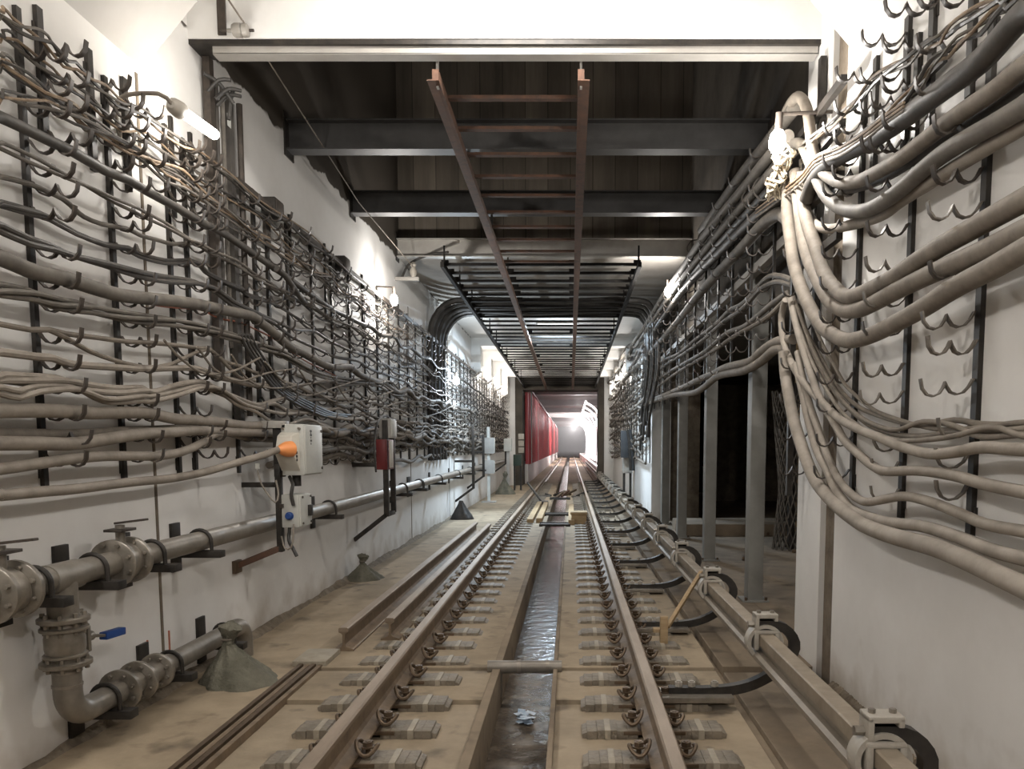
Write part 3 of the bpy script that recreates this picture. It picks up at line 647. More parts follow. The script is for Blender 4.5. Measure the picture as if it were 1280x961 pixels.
# ------------------------------------------------------------------ racks with hooks
def hookmesh(sx, m):
    # profile out from the wall: two cups with a peak between and an upturned tip
    prof = [(.0,.02),(.018,-.012),(.04,-.035),(.068,-.042),(.092,-.032),(.108,-.008),(.114,.012),(.122,-.012),(.138,-.036),(.162,-.046),(.188,-.038),(.207,-.012),(.214,.03)]
    g = MB(); g.ribbon([(sx*a, 0, b) for a, b in prof], .028, .007, (0,1,0)); return g.mesh('hook', m)
def uhook(sx, m):
    prof = [(.0,.02),(.02,-.02),(.05,-.044),(.085,-.05),(.115,-.036),(.135,-.004),(.142,.035)]
    g = MB(); g.ribbon([(sx*a, 0, b) for a, b in prof], .026, .007, (0,1,0)); return g.mesh('hook', m)
HK = {('L',0): hookmesh(1,'hook'), ('R',0): hookmesh(-1,'hook'), ('R',2): hookmesh(-1,'hookd'), ('R',1): uhook(-1,'hookd'), ('L',1): uhook(1,'hook')}
def zat(pts, y):
    for a, b in zip(pts, pts[1:]):
        if min(a.y,b.y) <= y <= max(a.y,b.y) and abs(b.y-a.y) > 1e-6:
            return a.z+(b.z-a.z)*(y-a.y)/(b.y-a.y)
def rack(side, y, z0, z1, label, zs, group, w=.036, m='black', kinds=None):
    xw = XL if side == 'L' else XR; sx = 1 if side == 'L' else -1
    t = thing('cable_rack', label, 'rack', (xw, y, z0), group)
    g = MB(); g.box((xw,y-w/2,z0),(xw+sx*.022,y+w/2,z1)); g.box((xw,y-w/2-.012,z0+.05),(xw+sx*.012,y+w/2+.012,z0+.13)); g.box((xw,y-w/2-.012,z1-.16),(xw+sx*.012,y+w/2+.012,z1-.08))
    g.build('post', m, t)
    for i, z in enumerate(zs):
        o = bpy.data.objects.new('hook', HK[(side, (kinds[i] if kinds else 0))]); COL.objects.link(o); o.parent = t
        o.location = (sx*.028, random.uniform(-.012,.012), z-z0)
        o.rotation_euler = (0, random.uniform(-.07,.07), random.uniform(-.12,.12))
    return t
def levels(paths, y, z0, z1, gap=.17):
    zs = sorted(z-r-(-.030) for z, r in ((zat(p, y), r) for p, r, _ in paths) if z and z0+.03 < z < z1)
    out = []
    for z in zs:
        if not out or z-out[-1] > .075: out.append(z)
    full = []; prev = z0+.02
    for z in out+[z1-.06]:
        while z-prev > gap*1.35: prev += gap*.85; full.append(prev)
        if z != z1-.06: full.append(z)
        prev = z
    return full
posts = []
for px, top, bot, cx, cy in ((18,5,612,35,300),(138,87,599,138,300),(206,170,593,214,400),(226,183,583,235,400),(290,230,520,290,400)):
    y = onX(cx, cy, XL).y; posts.append((y, 1.15, 3.42))
for y in (6.5, 6.78): posts.append((y, 1.6, 3.46))
y = 7.24
while y < 30.6: posts.append((y, 1.15, 3.42+random.uniform(-.03,.06))); y += .655+random.uniform(-.03,.03)
for i, (y, z0, z1) in enumerate(posts):
    rack('L', y, z0, z1, 'tall black cable rack post with hooks on the left wall, %s from the near end' % nth(i+1), levels(CAB, y, z0, z1), 'tall cable racks on the left wall', .05 if i in (5, 6) else .034)
# short upper racks
for i, (px, py) in enumerate(((48,80),(111,130),(155,160),(213,200),(237,210),(361,300),(405,340),(452,370),(470,380),(497,400))):
    y = onX(px, py, XL).y; z1 = 3.5; z0 = 2.86 if i < 5 else 2.7
    rack('L', y, z0, z1, 'short upper cable rack between the tall ones, left wall, %s from the near end' % nth(i+1), [z0+.04+j*.14 for j in range(4)], 'short cable racks on the left wall', .045 if i < 3 else .03)
a = onX(297,237,XL+.1); tag(MB().bar((XL+.1,a.y,3.36),(XL+.1,24,3.30),.02,.055).build('top_bar', 'hook'), 'long dark flat bar running along the tops of the left racks', 'bar')
# ================================================================== RIGHT CABLES near
RO = -.155
RC = [
 ('thick dark cable, uppermost on the right wall', 'cdark', .047, RO, [(1330,-20),(1280,17),(1227,75),(1177,113),(1127,150),(1093,173),(1065,188),(1043,200),(1026,214),(1014,232),(1008,250)]),
 ('dusty cable looping over the corner and down the right wall, second', 'cmid', .036, RO, [(1330,52),(1280,83),(1243,113),(1193,147),(1127,197),(1093,217),(1070,227),(1047,227),(1027,213),(1018,193),(1013,165),(1010,142),(1004,126),(997,121),(990,127),(983,140)]),
 ('dark cable close beneath the second, right wall', 'cdark', .028, -.075, [(1330,70),(1280,104),(1243,131),(1193,163),(1127,209),(1100,224),(1075,233),(1050,238),(1030,228),(1020,205),(1008,186)]),
 ('grey cable, third thick one on the right wall', 'cgrey', .038, RO, [(1330,100),(1280,133),(1243,155),(1193,183),(1160,207),(1127,236),(1100,255),(1077,264),(1053,261),(1033,245),(1020,221),(1010,196),(1000,180),(985,182)]),
 ('pale cable that bends tightly round the corner, right wall', 'cpale', .030, -.10, [(1330,130),(1280,158),(1230,187),(1173,222),(1127,251),(1100,270),(1060,282),(1033,286),(1017,278),(1008,257),(1005,225),(1004,200)]),
 ('fat dusty cable hanging from the lamp, innermost of three', 'cmid', .043, RO, [(1330,222),(1280,250),(1210,289),(1160,318),(1120,345),(1100,356),(1074,368),(1060,371),(1046,363),(1031,343),(1021,313),(1008,274),(1003,239),(1004,215)]),
 ('fat dusty cable hanging from the lamp, middle of three', 'cmid', .043, RO, [(1330,264),(1280,289),(1227,315),(1167,341),(1120,364),(1100,375),(1077,386),(1056,388),(1038,377),(1024,354),(1010,322),(1003,292),(998,250),(994,215)]),
 ('fat dusty cable hanging from the lamp, outermost of three', 'cmid', .043, RO-.02, [(1330,286),(1280,313),(1237,337),(1193,360),(1147,389),(1100,414),(1073,424),(1053,424),(1027,407),(1007,373),(993,333),(988,300),(984,265),(985,225)]),
 ('fine grey strand in the lower fan, first, right wall', 'cmid', .013, -.09, [(1330,528),(1280,531),(1227,530),(1192,525),(1154,532),(1120,526),(1092,517),(1074,509),(1056,494),(1042,475),(1024,443),(1008,413),(1000,380)]),
 ('fine grey strand in the lower fan, second, right wall', 'cmid', .013, -.11, [(1330,536),(1280,536),(1227,541),(1192,540),(1154,545),(1120,543),(1092,534),(1074,522),(1056,505),(1042,488),(1024,458),(1006,420),(994,385)]),
 ('fine grey strand in the lower fan, third, right wall', 'cmid', .012, -.13, [(1330,545),(1280,543),(1227,546),(1192,532),(1154,527),(1120,537),(1092,530),(1070,517),(1050,496),(1036,474),(1018,440),(1004,405),(992,370)]),
 ('fine grey strand in the lower fan, fourth, right wall', 'cmid', .012, -.14, [(1330,540),(1280,545),(1240,534),(1192,545),(1154,550),(1120,550),(1092,542),(1070,530),(1050,512),(1032,485),(1014,450),(1000,412),(985,370)]),
 ('fine grey strand in the lower fan, fifth, right wall', 'cmid', .011, -.10, [(1330,533),(1280,528),(1227,534),(1180,537),(1145,531),(1110,520),(1092,512),(1074,498),(1056,480),(1042,455),(1028,430),(1014,395),(1003,365)]),
 ('medium pale cable in the lower fan, highest, right wall', 'cpale', .024, RO, [(1330,560),(1280,562),(1227,559),(1193,565),(1160,567),(1120,556),(1100,547),(1074,537),(1049,523),(1030,505),(1008,482),(991,457),(979,425),(977,394),(982,375)]),
 ('medium pale cable in the lower fan, second, right wall', 'cpale', .024, RO, [(1330,622),(1280,615),(1227,604),(1192,594),(1148,588),(1109,589),(1092,583),(1074,568),(1056,551),(1045,532),(1024,496),(1015,471),(1003,434),(994,401),(988,372)]),
 ('medium pale cable in the lower fan, third, right wall', 'cpale', .023, RO+.01, [(1330,672),(1280,664),(1232,655),(1203,643),(1168,629),(1139,621),(1120,621),(1100,625),(1081,627),(1065,618),(1049,600),(1035,572),(1024,540),(1012,505),(1003,470),(997,440)]),
 ('medium pale cable in the lower fan, fourth, right wall', 'cpale', .027, RO, [(1330,712),(1280,698),(1241,688),(1197,671),(1154,658),(1120,654),(1100,650),(1074,641),(1060,632),(1045,612),(1035,590),(1021,562),(1010,523),(1003,489),(995,455)]),
 ('fat pale cable, lowest on the right wall', 'cpale', .040, RO-.03, [(1330,757),(1280,734),(1250,720),(1212,702),(1168,684),(1120,671),(1088,660),(1070,650),(1049,634),(1033,618),(1019,600),(1008,575),(1000,551),(992,524),(985,489),(981,461),(980,440)]),
]
CABR = []
for lb, m, r, off, px in RC:
    pts = [onX(x, y, XR+off) for x, y in px]
    if px[0][0] > 1290: pts = [Vector((pts[0].x, -1.5, pts[0].z)), Vector((pts[0].x, .6, pts[0].z-.02)), Vector((pts[0].x, 1.9, pts[0].z+.02))]+pts
    CABR.append((pts[::-1], r, off))
    cable('power_cable', lb, m, r, pts, 'cables on the right wall', .05, 12)
# cable ties round the thick ones
# brown wires over the top
RW = [[(1300,-30),(1253,0),(1225,12),(1193,30),(1177,48),(1160,55),(1140,73),(1120,83),(1093,100),(1070,128),(1045,150),(1027,165),(1005,182),(985,200)],
      [(1300,-18),(1262,5),(1243,18),(1222,38),(1200,50),(1182,68),(1167,78),(1147,108),(1125,130),(1103,150),(1070,175),(1040,190),(1020,200),(1000,222),(972,242)]]
for i, px in enumerate(RW):
    for q in range(3):
        pts = []
        for j, (x, y) in enumerate(px):
            p = onX(x, y, XR-.17); p.z += .018*math.sin(j*1.1+q*2.1); p.x += .016*math.cos(j*1.1+q*2.1); pts.append(p)
        pts = [Vector((pts[0].x, -1.5, pts[0].z)), Vector((pts[0].x, 1.0, pts[0].z-.02))]+pts
        cable('signal_wire', 'thin brown wire over the upper hooks, %s of three in the %s strand, right wall' % (nth(q+1), ('upper','lower')[i]), ['cbrown','cdark','cgrey'][q], [.008,.010,.007][q], pts, 'signal wires on the right wall', .05, 6)
for i in range(3):
    cable('twin_wire', 'thin bright twisted wire from the lower strand to the rail, %s of three, right wall' % nth(i+1), 'cbrown' if i < 2 else 'cmid', .007, [onX(x, y+i*5, XR-.2) for x, y in ((1130,128),(1105,146),(1080,166),(1050,185),(1020,197),(1000,220),(975,240),(945,262))], 'twisted wires on the right wall', .05, 6)
bz = [onX(x, y, XR-.05) for x, y in ((1270,8),(1160,98),(1095,150))]
tag(MB().bar(onX(1182,70,XR-.04), onX(1092,160,XR-.04), .02, .05).build('diagonal_bar', 'black'), 'black flat bar slanting behind the brown wires, right wall', 'bar')
# racks
rp = [(onX(1231,335,XR).y, .97, 3.15, [1.18,1.31,1.44,1.62,1.78,1.90,2.1,2.34,2.48,2.66], [1,1,1,2,2,2,0,2,0,0]),
      (onX(1140,345,XR).y, .99, 3.37, [1.12,1.26,1.38,1.62,1.76,1.96,2.1,2.28,2.45,2.68,2.86,3.06], [1,1,1,2,2,0,2,2,0,0,0,0]),
      (onX(1075,370,XR).y, 1.06, 3.38, [1.2,1.4,1.6,1.78,1.96,2.14,2.32,2.5,2.68,2.86,3.04,3.22], [0]*12)]
for i, (y, z0, z1, zs, kd) in enumerate(rp):
    rack('R', y, z0, z1, 'tall black cable rack post with hooks on the right wall, %s from the near end' % nth(i+1), zs, 'tall cable racks on the right wall', .045, 'black', kd)
for i, (px, py) in enumerate(((1219,30),(1168,60),(1136,95),(1096,140))):
    y = onX(px, py, XR).y
    rack('R', y, 2.85, 3.52, 'short upper cable rack on the right wall, %s from the near end' % nth(i+1), [2.9,3.08,3.26,3.42], 'short cable racks on the right wall', .05)
t = thing('corner_rack', 'black steel corner rack with rungs at the end of the right wall', 'rack', (XR,5.35,1.8))
MB().box((XR-.01,5.36,1.7),(XR-.05,5.42,3.95)).build('upright', 'black', t); MB().box((XR-.10,5.60,1.0),(XR-.14,5.64,3.2)).build('upright', 'black', t)
for z in (2.6, 2.95, 3.25, 3.5):
    MB().box((XR-.12,4.75,z),(XR-.08,5.66,z+.05)).build('rung', 'black', t)
for z in (1.2,1.45,1.7,1.95,2.2,2.45,2.7):
    o = bpy.data.objects.new('hook', HK[('R',0)]); COL.objects.link(o); o.parent = t; o.location = (-.02, 5.62-5.35-.12, z-1.8)
# ================================================================== SIDE OPENING: columns, channel, hanging racks, cables
for i, (px, py) in enumerate(((935,750),(887,700),(856,672),(836,655),(822,641))):
    b = onZ(px, py, FZ); y = b.y
    t = thing('steel_column', 'grey square steel column in the side opening, %s from the near end' % nth(i+1), 'column', (XR+.14, y, FZ), 'columns in the side opening')
    x = 1.86 if i == 0 else 1.90
    MB().box((x-.075,y-.09,FZ),(x+.075,y+.09,3.4)).build('shaft', 'column', t, .008)
    MB().box((x-.13,y-.13,FZ),(x+.13,y+.13,FZ+.02)).build('foot_plate', 'column', t, .003)
    for dx in (-.1,.1): MB().cyl((x+dx,y-.11,FZ+.02),(x+dx,y-.11,FZ+.05),.015,6).build('anchor_bolt', 'clip', t)
tag(MB().prism([(XR+.0,2.98),(XR+.07,2.98),(XR+.07,3.06),(XR+.06,3.06),(XR+.06,2.99),(XR+.01,2.99),(XR+.01,3.06),(XR,3.06)], 5.82, 16.4).build('horizontal_channel', 'gsteel'), 'long grey channel running level along the tops of the columns', 'channel')
OC = [
 ('thick grey cable high above the side opening, first', 'cgrey', .05, [(992,136),(960,178),(930,215),(901,255),(877,288)]),
 ('thick grey cable high above the side opening, second', 'cgrey', .045, [(985,170),(958,200),(930,235),(900,270),(877,300),(850,340),(828,372),(805,410),(790,430)]),
 ('dark cable high above the side opening, third', 'cdark', .045, [(990,185),(945,238),(905,284),(878,318),(850,352),(826,384),(805,420)]),
 ('dark cable high above the side opening, fourth', 'cdark', .04, [(985,215),(950,250),(915,288),(880,326),(850,362),(825,395),(808,425)]),
 ('grey cable above the side opening, fifth', 'cgrey', .035, [(980,200),(940,244),(900,290),(868,330),(840,368),(815,402),(795,432)]),
 ('dark cable above the side opening, sixth', 'cdark', .045, [(988,238),(960,258),(930,285),(900,315),(870,345),(845,375),(822,408),(806,438)]),
 ('grey cable leaving the corner bend above the side opening', 'cgrey', .05, [(986,276),(978,268),(969,269),(951,283),(930,307),(908,330),(877,364),(852,396),(830,422),(814,440)]),
 ('wavy grey cable on the middle hooks of the side opening, first', 'cgrey', .022, [(990,350),(975,345),(958,348),(930,378),(912,388),(894,406),(870,424),(848,442),(830,450),(815,463)]),
 ('wavy grey cable on the middle hooks of the side opening, second', 'cgrey', .022, [(990,356),(972,352),(950,362),(928,386),(905,402),(880,424),(855,442),(835,454),(815,470)]),
 ('wavy grey cable on the lower hooks of the side opening, first', 'cgrey', .024, [(985,366),(965,380),(951,392),(930,408),(908,417),(880,440),(852,456),(835,466),(816,480)]),
 ('wavy grey cable on the lower hooks of the side opening, second', 'cmid', .02, [(985,372),(960,396),(940,408),(915,422),(890,440),(862,456),(840,470),(818,486)]),
 ('pale cable sagging lowest across the side opening, upper', 'cmid', .038, [(992,424),(969,428),(950,441),(937,452),(908,459),(890,468),(877,473),(845,488),(813,500)]),
 ('pale cable sagging lowest across the side opening, lower', 'cmid', .038, [(988,436),(969,437),(951,452),(930,463),(898,470),(880,484),(866,491),(840,494),(812,503)]),
]
CABO = []
for i, (lb, m, r, px) in enumerate(OC):
    off = -.14 if i < 7 else (-.09 if i < 11 else -.12)
    if i in (1, 4): off = -.2
    pts = [onX(x, y, XR+off) for x, y in px]
    if i > 0:
        z = pts[-1].z; y = pts[-1].y+.6; w = random.uniform(0,6)
        while y < ENDY-.3:
            pts.append(Vector((XR+off*1.1+random.uniform(-.03,.03), y, z+.08*math.sin(y*.45+w)+.03*math.sin(y*4.4+w)))); y += random.uniform(.5,.8)
    CABO.append((pts, r, off))
    cable('opening_cable', lb, m, r, pts, 'cables across the side opening', .08)
for i in range(12):
    z = 1.05+i*.17; pts = []; y = 16.35+random.uniform(0,.4); w = random.uniform(0,6)
    while y < ENDY-.3:
        pts.append(Vector((XR-.09-.08*(i % 2)+random.uniform(-.02,.02), y, z+.09*math.sin(y*.4+w)+.04*math.sin(y*4.4+w)))); y += random.uniform(.45,.8)
    CABO.append((pts, .025, -.1))
    cable('power_cable', 'wavy cable on the far right wall beyond the columns, %s from the bottom' % nth(i+1), ['cmid','cgrey','cpale','cgrey'][i % 4], [.03,.022,.034,.026][i % 4], pts, 'far cables on the right wall', .1)
y = 6.6; i = 0
while y < 30.5:
    z0, z1 = (2.12, 3.9) if y < 16.2 else (1.0, 3.5)
    i += 1
    rack('R', y, z0, z1, ('thin hanging rack with hooks above the side opening, %s from the near end' if y < 16.2 else 'far cable rack post on the right wall, %s counting from the opening corner') % nth(i), levels(CABO, y, z0, z1, .18), 'racks along the right side', .035)
    y += .82+random.uniform(-.05,.05)
# dangling bundle at the far jamb
for i in range(9):
    x = 800+i*2.2; b = 520+random.uniform(0,45)
    cable('hanging_cable', 'black cut cable end hanging by the last column, %s from the left' % nth(i+1), 'cblack', .028, [onX(px, py, XR-.12-.03*(i % 3)) for px, py in ((x+6,425),(x+5,465),(x+3-i*.5,495),(x-i*.8,b-20),(x-1-i*.8,b))], 'hanging cable ends by the last column', .06, 7)
# fine loops and twigs in the opening hooks
for i in range(8):
    x0 = 840+i*16; y0 = 300-i*13; a = onX(x0+38, y0+8, XR-.08)
    pts = [a+Vector((0,0,0)), a+Vector((-.1,.08,-.1)), a+Vector((-.16,.2,.02)), a+Vector((-.1,.25,.13)), a+Vector((.0,.3,.16))]
    cable('curled_wire', 'fine curled wire sticking out of the cables above the opening, %s from the far end' % nth(i+1), 'cdark', .008, pts, 'curled wires above the opening', .03, 5)
# wire coil under the corner lamp
t = thing('wire_coil', 'shaggy coil of pale wire hanging under the bright corner lamp', 'coil', onX(975,215,XR-.28))
for i in range(13):
    c = onX(982-i*1.4, 190+i*4.6, XR-.26); r = .055+.02*math.sin(i*.9)
    pts = [c+Vector((r*math.cos(a)*.9+random.uniform(-.012,.012), r*math.sin(a)+random.uniform(-.012,.012), .03*math.sin(a*2+i)+random.uniform(-.015,.015))) for a in [2*math.pi*k/12 for k in range(12)]]
    MB().tube(pts, .0085, 6, True).build('wire_turn', 'coil', t)
# chamber contents
t = thing('mesh_roll', 'bundle of dark expanded mesh standing in the side chamber', 'mesh', onZ(968,665,FZ+.02))
b = onZ(968,668,FZ)
b = Vector((3.35, 11.6, FZ))
g = MB()
for k in range(16):
    for dr in (1,-1):
        pts = [b+Vector((.34*math.cos(k*.4+dr*z*1.3)*(.55+.28*abs(z-.9)), .3*math.sin(k*.4+dr*z*1.3)*(.55+.28*abs(z-.9)), z)) for z in [q*.17 for q in range(15)]]
        g.tube(pts, .011, 4)
g.build('wire_mesh', 'mesh', t)
g = MB(); g.cyl(b, b+Vector((0,0,2.5)), .06, 8); g.build('core', 'black', t)
t = thing('dark_shelf', 'dark open shelf standing in the side chamber behind the pillar', 'shelf', (4.1,11.8,FZ))
for z in (.15,.62,1.1,1.5): MB().box((3.85,11.7,z-.02),(4.9,12.3,z+.02)).build('shelf_board', 'black', t, .003)
for x, y in ((3.85,11.7),(4.86,11.7),(3.85,12.26),(4.86,12.26)): MB().box((x,y,FZ),(x+.04,y+.04,1.54)).build('leg', 'black', t)
tag(MB().box((3.9,11.78,1.52),(4.5,12.2,1.85)).build('wooden_crate', 'wood', None, .01), 'brown wooden crate on top of the dark shelf', 'crate')
tag(MB().box((3.62,12.6,FZ),(3.95,12.75,3.05)).build('leaning_board', 'wood', None, .006), 'tall brown board standing behind the mesh bundle', 'board')
for k in range(9):
    p = Vector((2.3+random.uniform(0,1.6), 7.4+k*.75, FZ+.03)); d = Vector((random.uniform(-.2,.3), random.uniform(-.5,.5), 0))
    tag(MB().bar(p, p+d, .09, .05).build('rubble_board', 'clip', None, .004), 'scrap board lying on the chamber floor, %s from the near end' % nth(k+1), 'board', 'scrap boards on the chamber floor')
# ================================================================== LEFT PIPES AND VALVES
PX, PZ, PR = XL+.18, .735, .063
def flange(t, p, ax, r=.125, w=.03, bolts=8, name='flange'):
    p = Vector(p); ax = Vector(ax); f = MB(); f.lathe(p-ax*w/2, ax, [(0,r-.006),(.004,r),(w-.004,r),(w,r-.006)], 28)
    o = f.build(name, 'flange', t)
    u, w2 = ortho(ax)
    for k in range(bolts):
        a = 2*math.pi*(k+.5)/bolts; c = p+(u*math.cos(a)+w2*math.sin(a))*(r-.025)
        f = MB(); f.cyl(c-ax*(w*.5+.02), c+ax*(w*.5+.02), .011, 6); f.build('flange_bolt', 'flange', o)
    return o
pipe = thing('upper_pipe', 'long dusty steel pipe run along the left wall above the walk', 'pipe', (PX,2.9,PZ))
TEEY = onX(77,730,PX).y
MB().tube([(PX,-1.5,PZ),(PX,9,PZ+.005),(PX,16.5,PZ+.05),(PX,29.5,PZ+.1)], PR, 20).build('pipe_tube', 'pipe', pipe)
def valve(t, y, lever):
    for dy in (-.075,.075): flange(t, (PX,y+dy,PZ), (0,1,0), .128, .03)
    MB().lathe((PX,y-.06,PZ),(0,1,0),[(0,.085),(.02,.10),(.1,.10),(.12,.085)],24).build('valve_body', 'flange', t)
    MB().cyl((PX,y,PZ+.08),(PX,y,PZ+.2),.024,12).build('valve_stem', 'flange', t)
    MB().box((PX-.05,y-.07,PZ+.165),(PX+.05,y+.07,PZ+.18)).build('notch_plate', 'hook', t, .003)
    MB().bar((PX-.01,y-.02,PZ+.21),(PX+.10+lever,y-.06,PZ+.235),.03,.012).build('lever', 'hook', t, .003)
v = thing('butterfly_valve', 'round flanged butterfly valve on the upper pipe right of the tee', 'valve', (PX,onX(152,700,PX).y,PZ)); valve(v, v.location.y, .08)
v = thing('butterfly_valve', 'round flanged butterfly valve at the left edge on the upper pipe', 'valve', (PX,onX(3,742,PX).y,PZ)); valve(v, v.location.y, .10)
low = thing('lower_pipe', 'lower steel pipe dropping from the tee and bending along the walk', 'pipe', (PX,TEEY,.05))
MB().cyl((PX,TEEY-.11,PZ),(PX,TEEY+.11,PZ),PR+.008,20).build('tee', 'pipe', pipe)
MB().cyl((PX,TEEY,PZ),(PX,TEEY,.52),PR+.004,20).build('tee_branch', 'pipe', pipe)
LY1 = onX(303,790,PX).y; LZ = .04
def bend(c, r, a0, a1): return arc(c, r, a0, a1, 10, (0,1,0), (0,0,1))
pth = [Vector((PX,TEEY,.32))]+bend((PX,TEEY+.13,LZ+.13), .13, 180, 270)+[Vector((PX,TEEY+.5,LZ))]
MB().tube(pth, PR, 20).build('elbow', 'pipe', low)
MB().cyl((PX,TEEY+.45,LZ),(PX,LY1-.1,LZ),PR,20).build('pipe_tube', 'pipe', low)
MB().tube([Vector((PX,LY1-.12,LZ))]+bend((PX,LY1-.1,LZ-.12), .12, 90, 0)+[Vector((PX,LY1+.02,-.22))], PR, 20).build('end_elbow', 'pipe', low)
for z in (.27,.2): MB().cyl((PX,TEEY,z),(PX,TEEY,z+.012),PR+.004,20).build('weld_ring', 'flange', low)
flange(low, (PX,onX(150,862,PX).y,LZ), (0,1,0), .115, .03); flange(low, (PX,onX(168,850,PX).y+.03,LZ), (0,1,0), .115, .03)
flange(low, (PX,onX(190,838,PX).y+.05,LZ), (0,1,0), .105, .03)
# vertical ball valve
bv = thing('ball_valve', 'flanged ball valve with blue handle on the vertical pipe below the tee', 'valve', (PX,TEEY,.45))
for z in (.53,.315): flange(bv, (PX,TEEY,z), (0,0,1), .112, .026)
flange(bv, (PX,TEEY,.485), (0,0,1), .105, .02); flange(bv, (PX,TEEY,.355), (0,0,1), .095, .018)
MB().lathe((PX,TEEY,.32),(0,0,1),[(0,.07),(.03,.08),(.07,.088),(.12,.088),(.2,.07)],24).build('valve_body', 'flange', bv)
MB().cyl((PX,TEEY+.05,.40),(PX,TEEY+.2,.40),.026,12).build('valve_stem', 'flange', bv)
MB().box((PX-.05,TEEY+.10,.34),(PX+.05,TEEY+.125,.47)).build('mount_pad', 'flange', bv, .004)
MB().bar((PX,TEEY+.18,.40),(PX+.02,TEEY+.30,.378), .035, .014).build('handle_bar', 'flange', bv, .002)
MB().bar((PX+.018,TEEY+.27,.378),(PX+.03,TEEY+.42,.372), .045, .04).build('blue_grip', 'blue', bv, .006)
# pipe brackets
def pbr(i, y, z, label, group):
    t = thing('pipe_bracket', label, 'bracket', (XL,y,z-PR-.03), group)
    MB().box((XL,y-.02,z-PR-.045),(PX+.14,y+.055,z-PR)).build('arm', 'black', t, .003)
    MB().box((XL,y-.04,z-PR-.14),(XL+.02,y+.07,z+.12)).build('wall_plate', 'black', t, .003)
    MB().tube([Vector((PX-PR-.012,y,z-PR))]+arc((PX,y,z), PR+.012, 180, 0, 12, (1,0,0), (0,0,1))+[Vector((PX+PR+.012,y,z-PR))], .012, 8).build('u_strap', 'black', t)
ys = [onX(x, y, PX).y for x, y in ((44,738),(116,715),(190,692),(250,678),(411,640),(503,610),(523,604))]
ys += [12.4, 14.2, 16.5, 18.6, 21]
for i, y in enumerate(ys): pbr(i, y, PZ+max(0,(y-9))*.005, 'black wall bracket and strap under the upper pipe, %s from the near end' % nth(i+1), 'upper pipe brackets')
for i, (x, y) in enumerate(((132,878),(212,826),(280,792))): pbr(i, onX(x, y, PX).y, LZ, 'black wall bracket under the lower pipe, %s from the near end' % nth(i+1), 'lower pipe brackets')
for k, (x, y0, y1) in enumerate(((184,800,822),(211,788,812))):
    a, b = onX(x, y0, XL+.004), onX(x+1, y1, XL+.004)
    tag(MB().bar(a, b, .012, .006).build('chalk_mark', 'cred'), ('short red chalk stroke low on the left wall, left of the joint', 'short red chalk stroke low on the left wall, right of the joint')[k], 'mark', 'red strokes on the left wall')
# ================================================================== SACKS
def sack(c, r, h, label, m='sack', seed=1, neck=True, dx=0):
    rnd = random.Random(seed); t = thing('tied_sack', label, 'sack', c)
    n, q = 36, 16; vs = []; fs = []
    for j in range(q+1):
        f = j/q
        for k in range(n):
            a = 2*math.pi*k/n
            rad = r*(.13+.87*(1-f)**1.25)*(1+.10*math.sin(2*a+seed)+(.05+.10*f)*math.sin(7*a+seed+f*2)+.03*rnd.uniform(-1,1))
            if f < .2: rad *= .9+.55*f if f < .12 else .97
            vs.append((c[0]+rad*math.cos(a)*(1.15 if math.cos(a) > 0 else 1)+dx*f, c[1]+rad*math.sin(a), c[2]-.02+h*(f**.95)+.008*rnd.uniform(-1,1)*f))
    for j in range(q):
        for k in range(n): fs.append((j*n+k, j*n+(k+1) % n, (j+1)*n+(k+1) % n, (j+1)*n+k))
    fs += [tuple(range(n-1,-1,-1)), tuple(q*n+k for k in range(n))]
    MB().add(vs, fs).build('bag', m, t, ang=60)
    if neck:
        p = Vector((c[0]+dx, c[1], c[2]+h*.9)); g = MB(); N = 16
        prof = [(0,r*.15),(.03,r*.12),(.06,r*.11),(.1,r*.2),(.15,r*.25),(.19,r*.12)]
        g.lathe(p, (.15,0,1), [(a*h*3, b) for a, b in prof], 14)
        for i, vv in enumerate(g.v): g.v[i] = vv+Vector((rnd.uniform(-1,1), rnd.uniform(-1,1), rnd.uniform(-1,1)))*r*.05
        g.build('tied_neck', m, t, ang=60)
        MB().tube(arc(p+Vector((0,0,h*.16)), r*.14, 0, 345, 14, (1,0,0), (0,1,0)), r*.03, 6).build('tie_string', 'cmid', t)
    return t
b = onZ(288,858,FZ); sack((b.x+.0,b.y+.12,FZ), .27, .27, 'grey-green tied sack slumped on the walk by the end of the lower pipe', seed=3, dx=-.06)
b = onZ(443,726,FZ); sack((b.x+.06,b.y+.15,FZ), .26, .2, 'flat dark tied sack alone on the walk beside the spare rails', seed=5)
b = onZ(575,650,FZ); sack((b.x,b.y+.2,FZ), .24, .42, 'dark round-topped sack by the wall beyond the spare rails', 'black', 8, False)
b = onZ(628,618,FZ); sack((b.x+.05,b.y+.2,FZ), .33, .5, 'dark sack at the foot of the far cabinet post', seed=9)
# ================================================================== BOXES ON FRAMES
BY = 6.1
def P(x, y, Y=BY): return onY(x, y, Y)
t = thing('equipment_frame', 'black steel bracket frame carrying the two grey boxes, left wall', 'frame', (XL,BY,.5))
a, b = P(339,528), P(351,596); MB().box((a.x,BY+.02,b.z),(b.x+.02,BY+.06,a.z)).build('back_plate', 'black', t, .003)
a, b = P(343,596), P(353,690); MB().box((a.x,BY+.0,b.z),(b.x,BY+.06,a.z+.1)).build('upright', 'black', t, .003)
MB().box((XL,BY+.01,P(350,606).z-.02),(a.x+.03,BY+.05,P(350,606).z+.02)).build('wall_arm', 'black', t, .003)
q = P(350,688); w = onX(294,708,XL)
MB().bar((q.x,BY+.03,q.z+.02), (XL,w.y,w.z), .04, .045).build('wall_arm', 'rust', t, .003)
MB().box((XL,w.y-.06,w.z-.05),(XL+.03,w.y+.06,w.z+.05)).build('wall_plate', 'clip', t, .004)
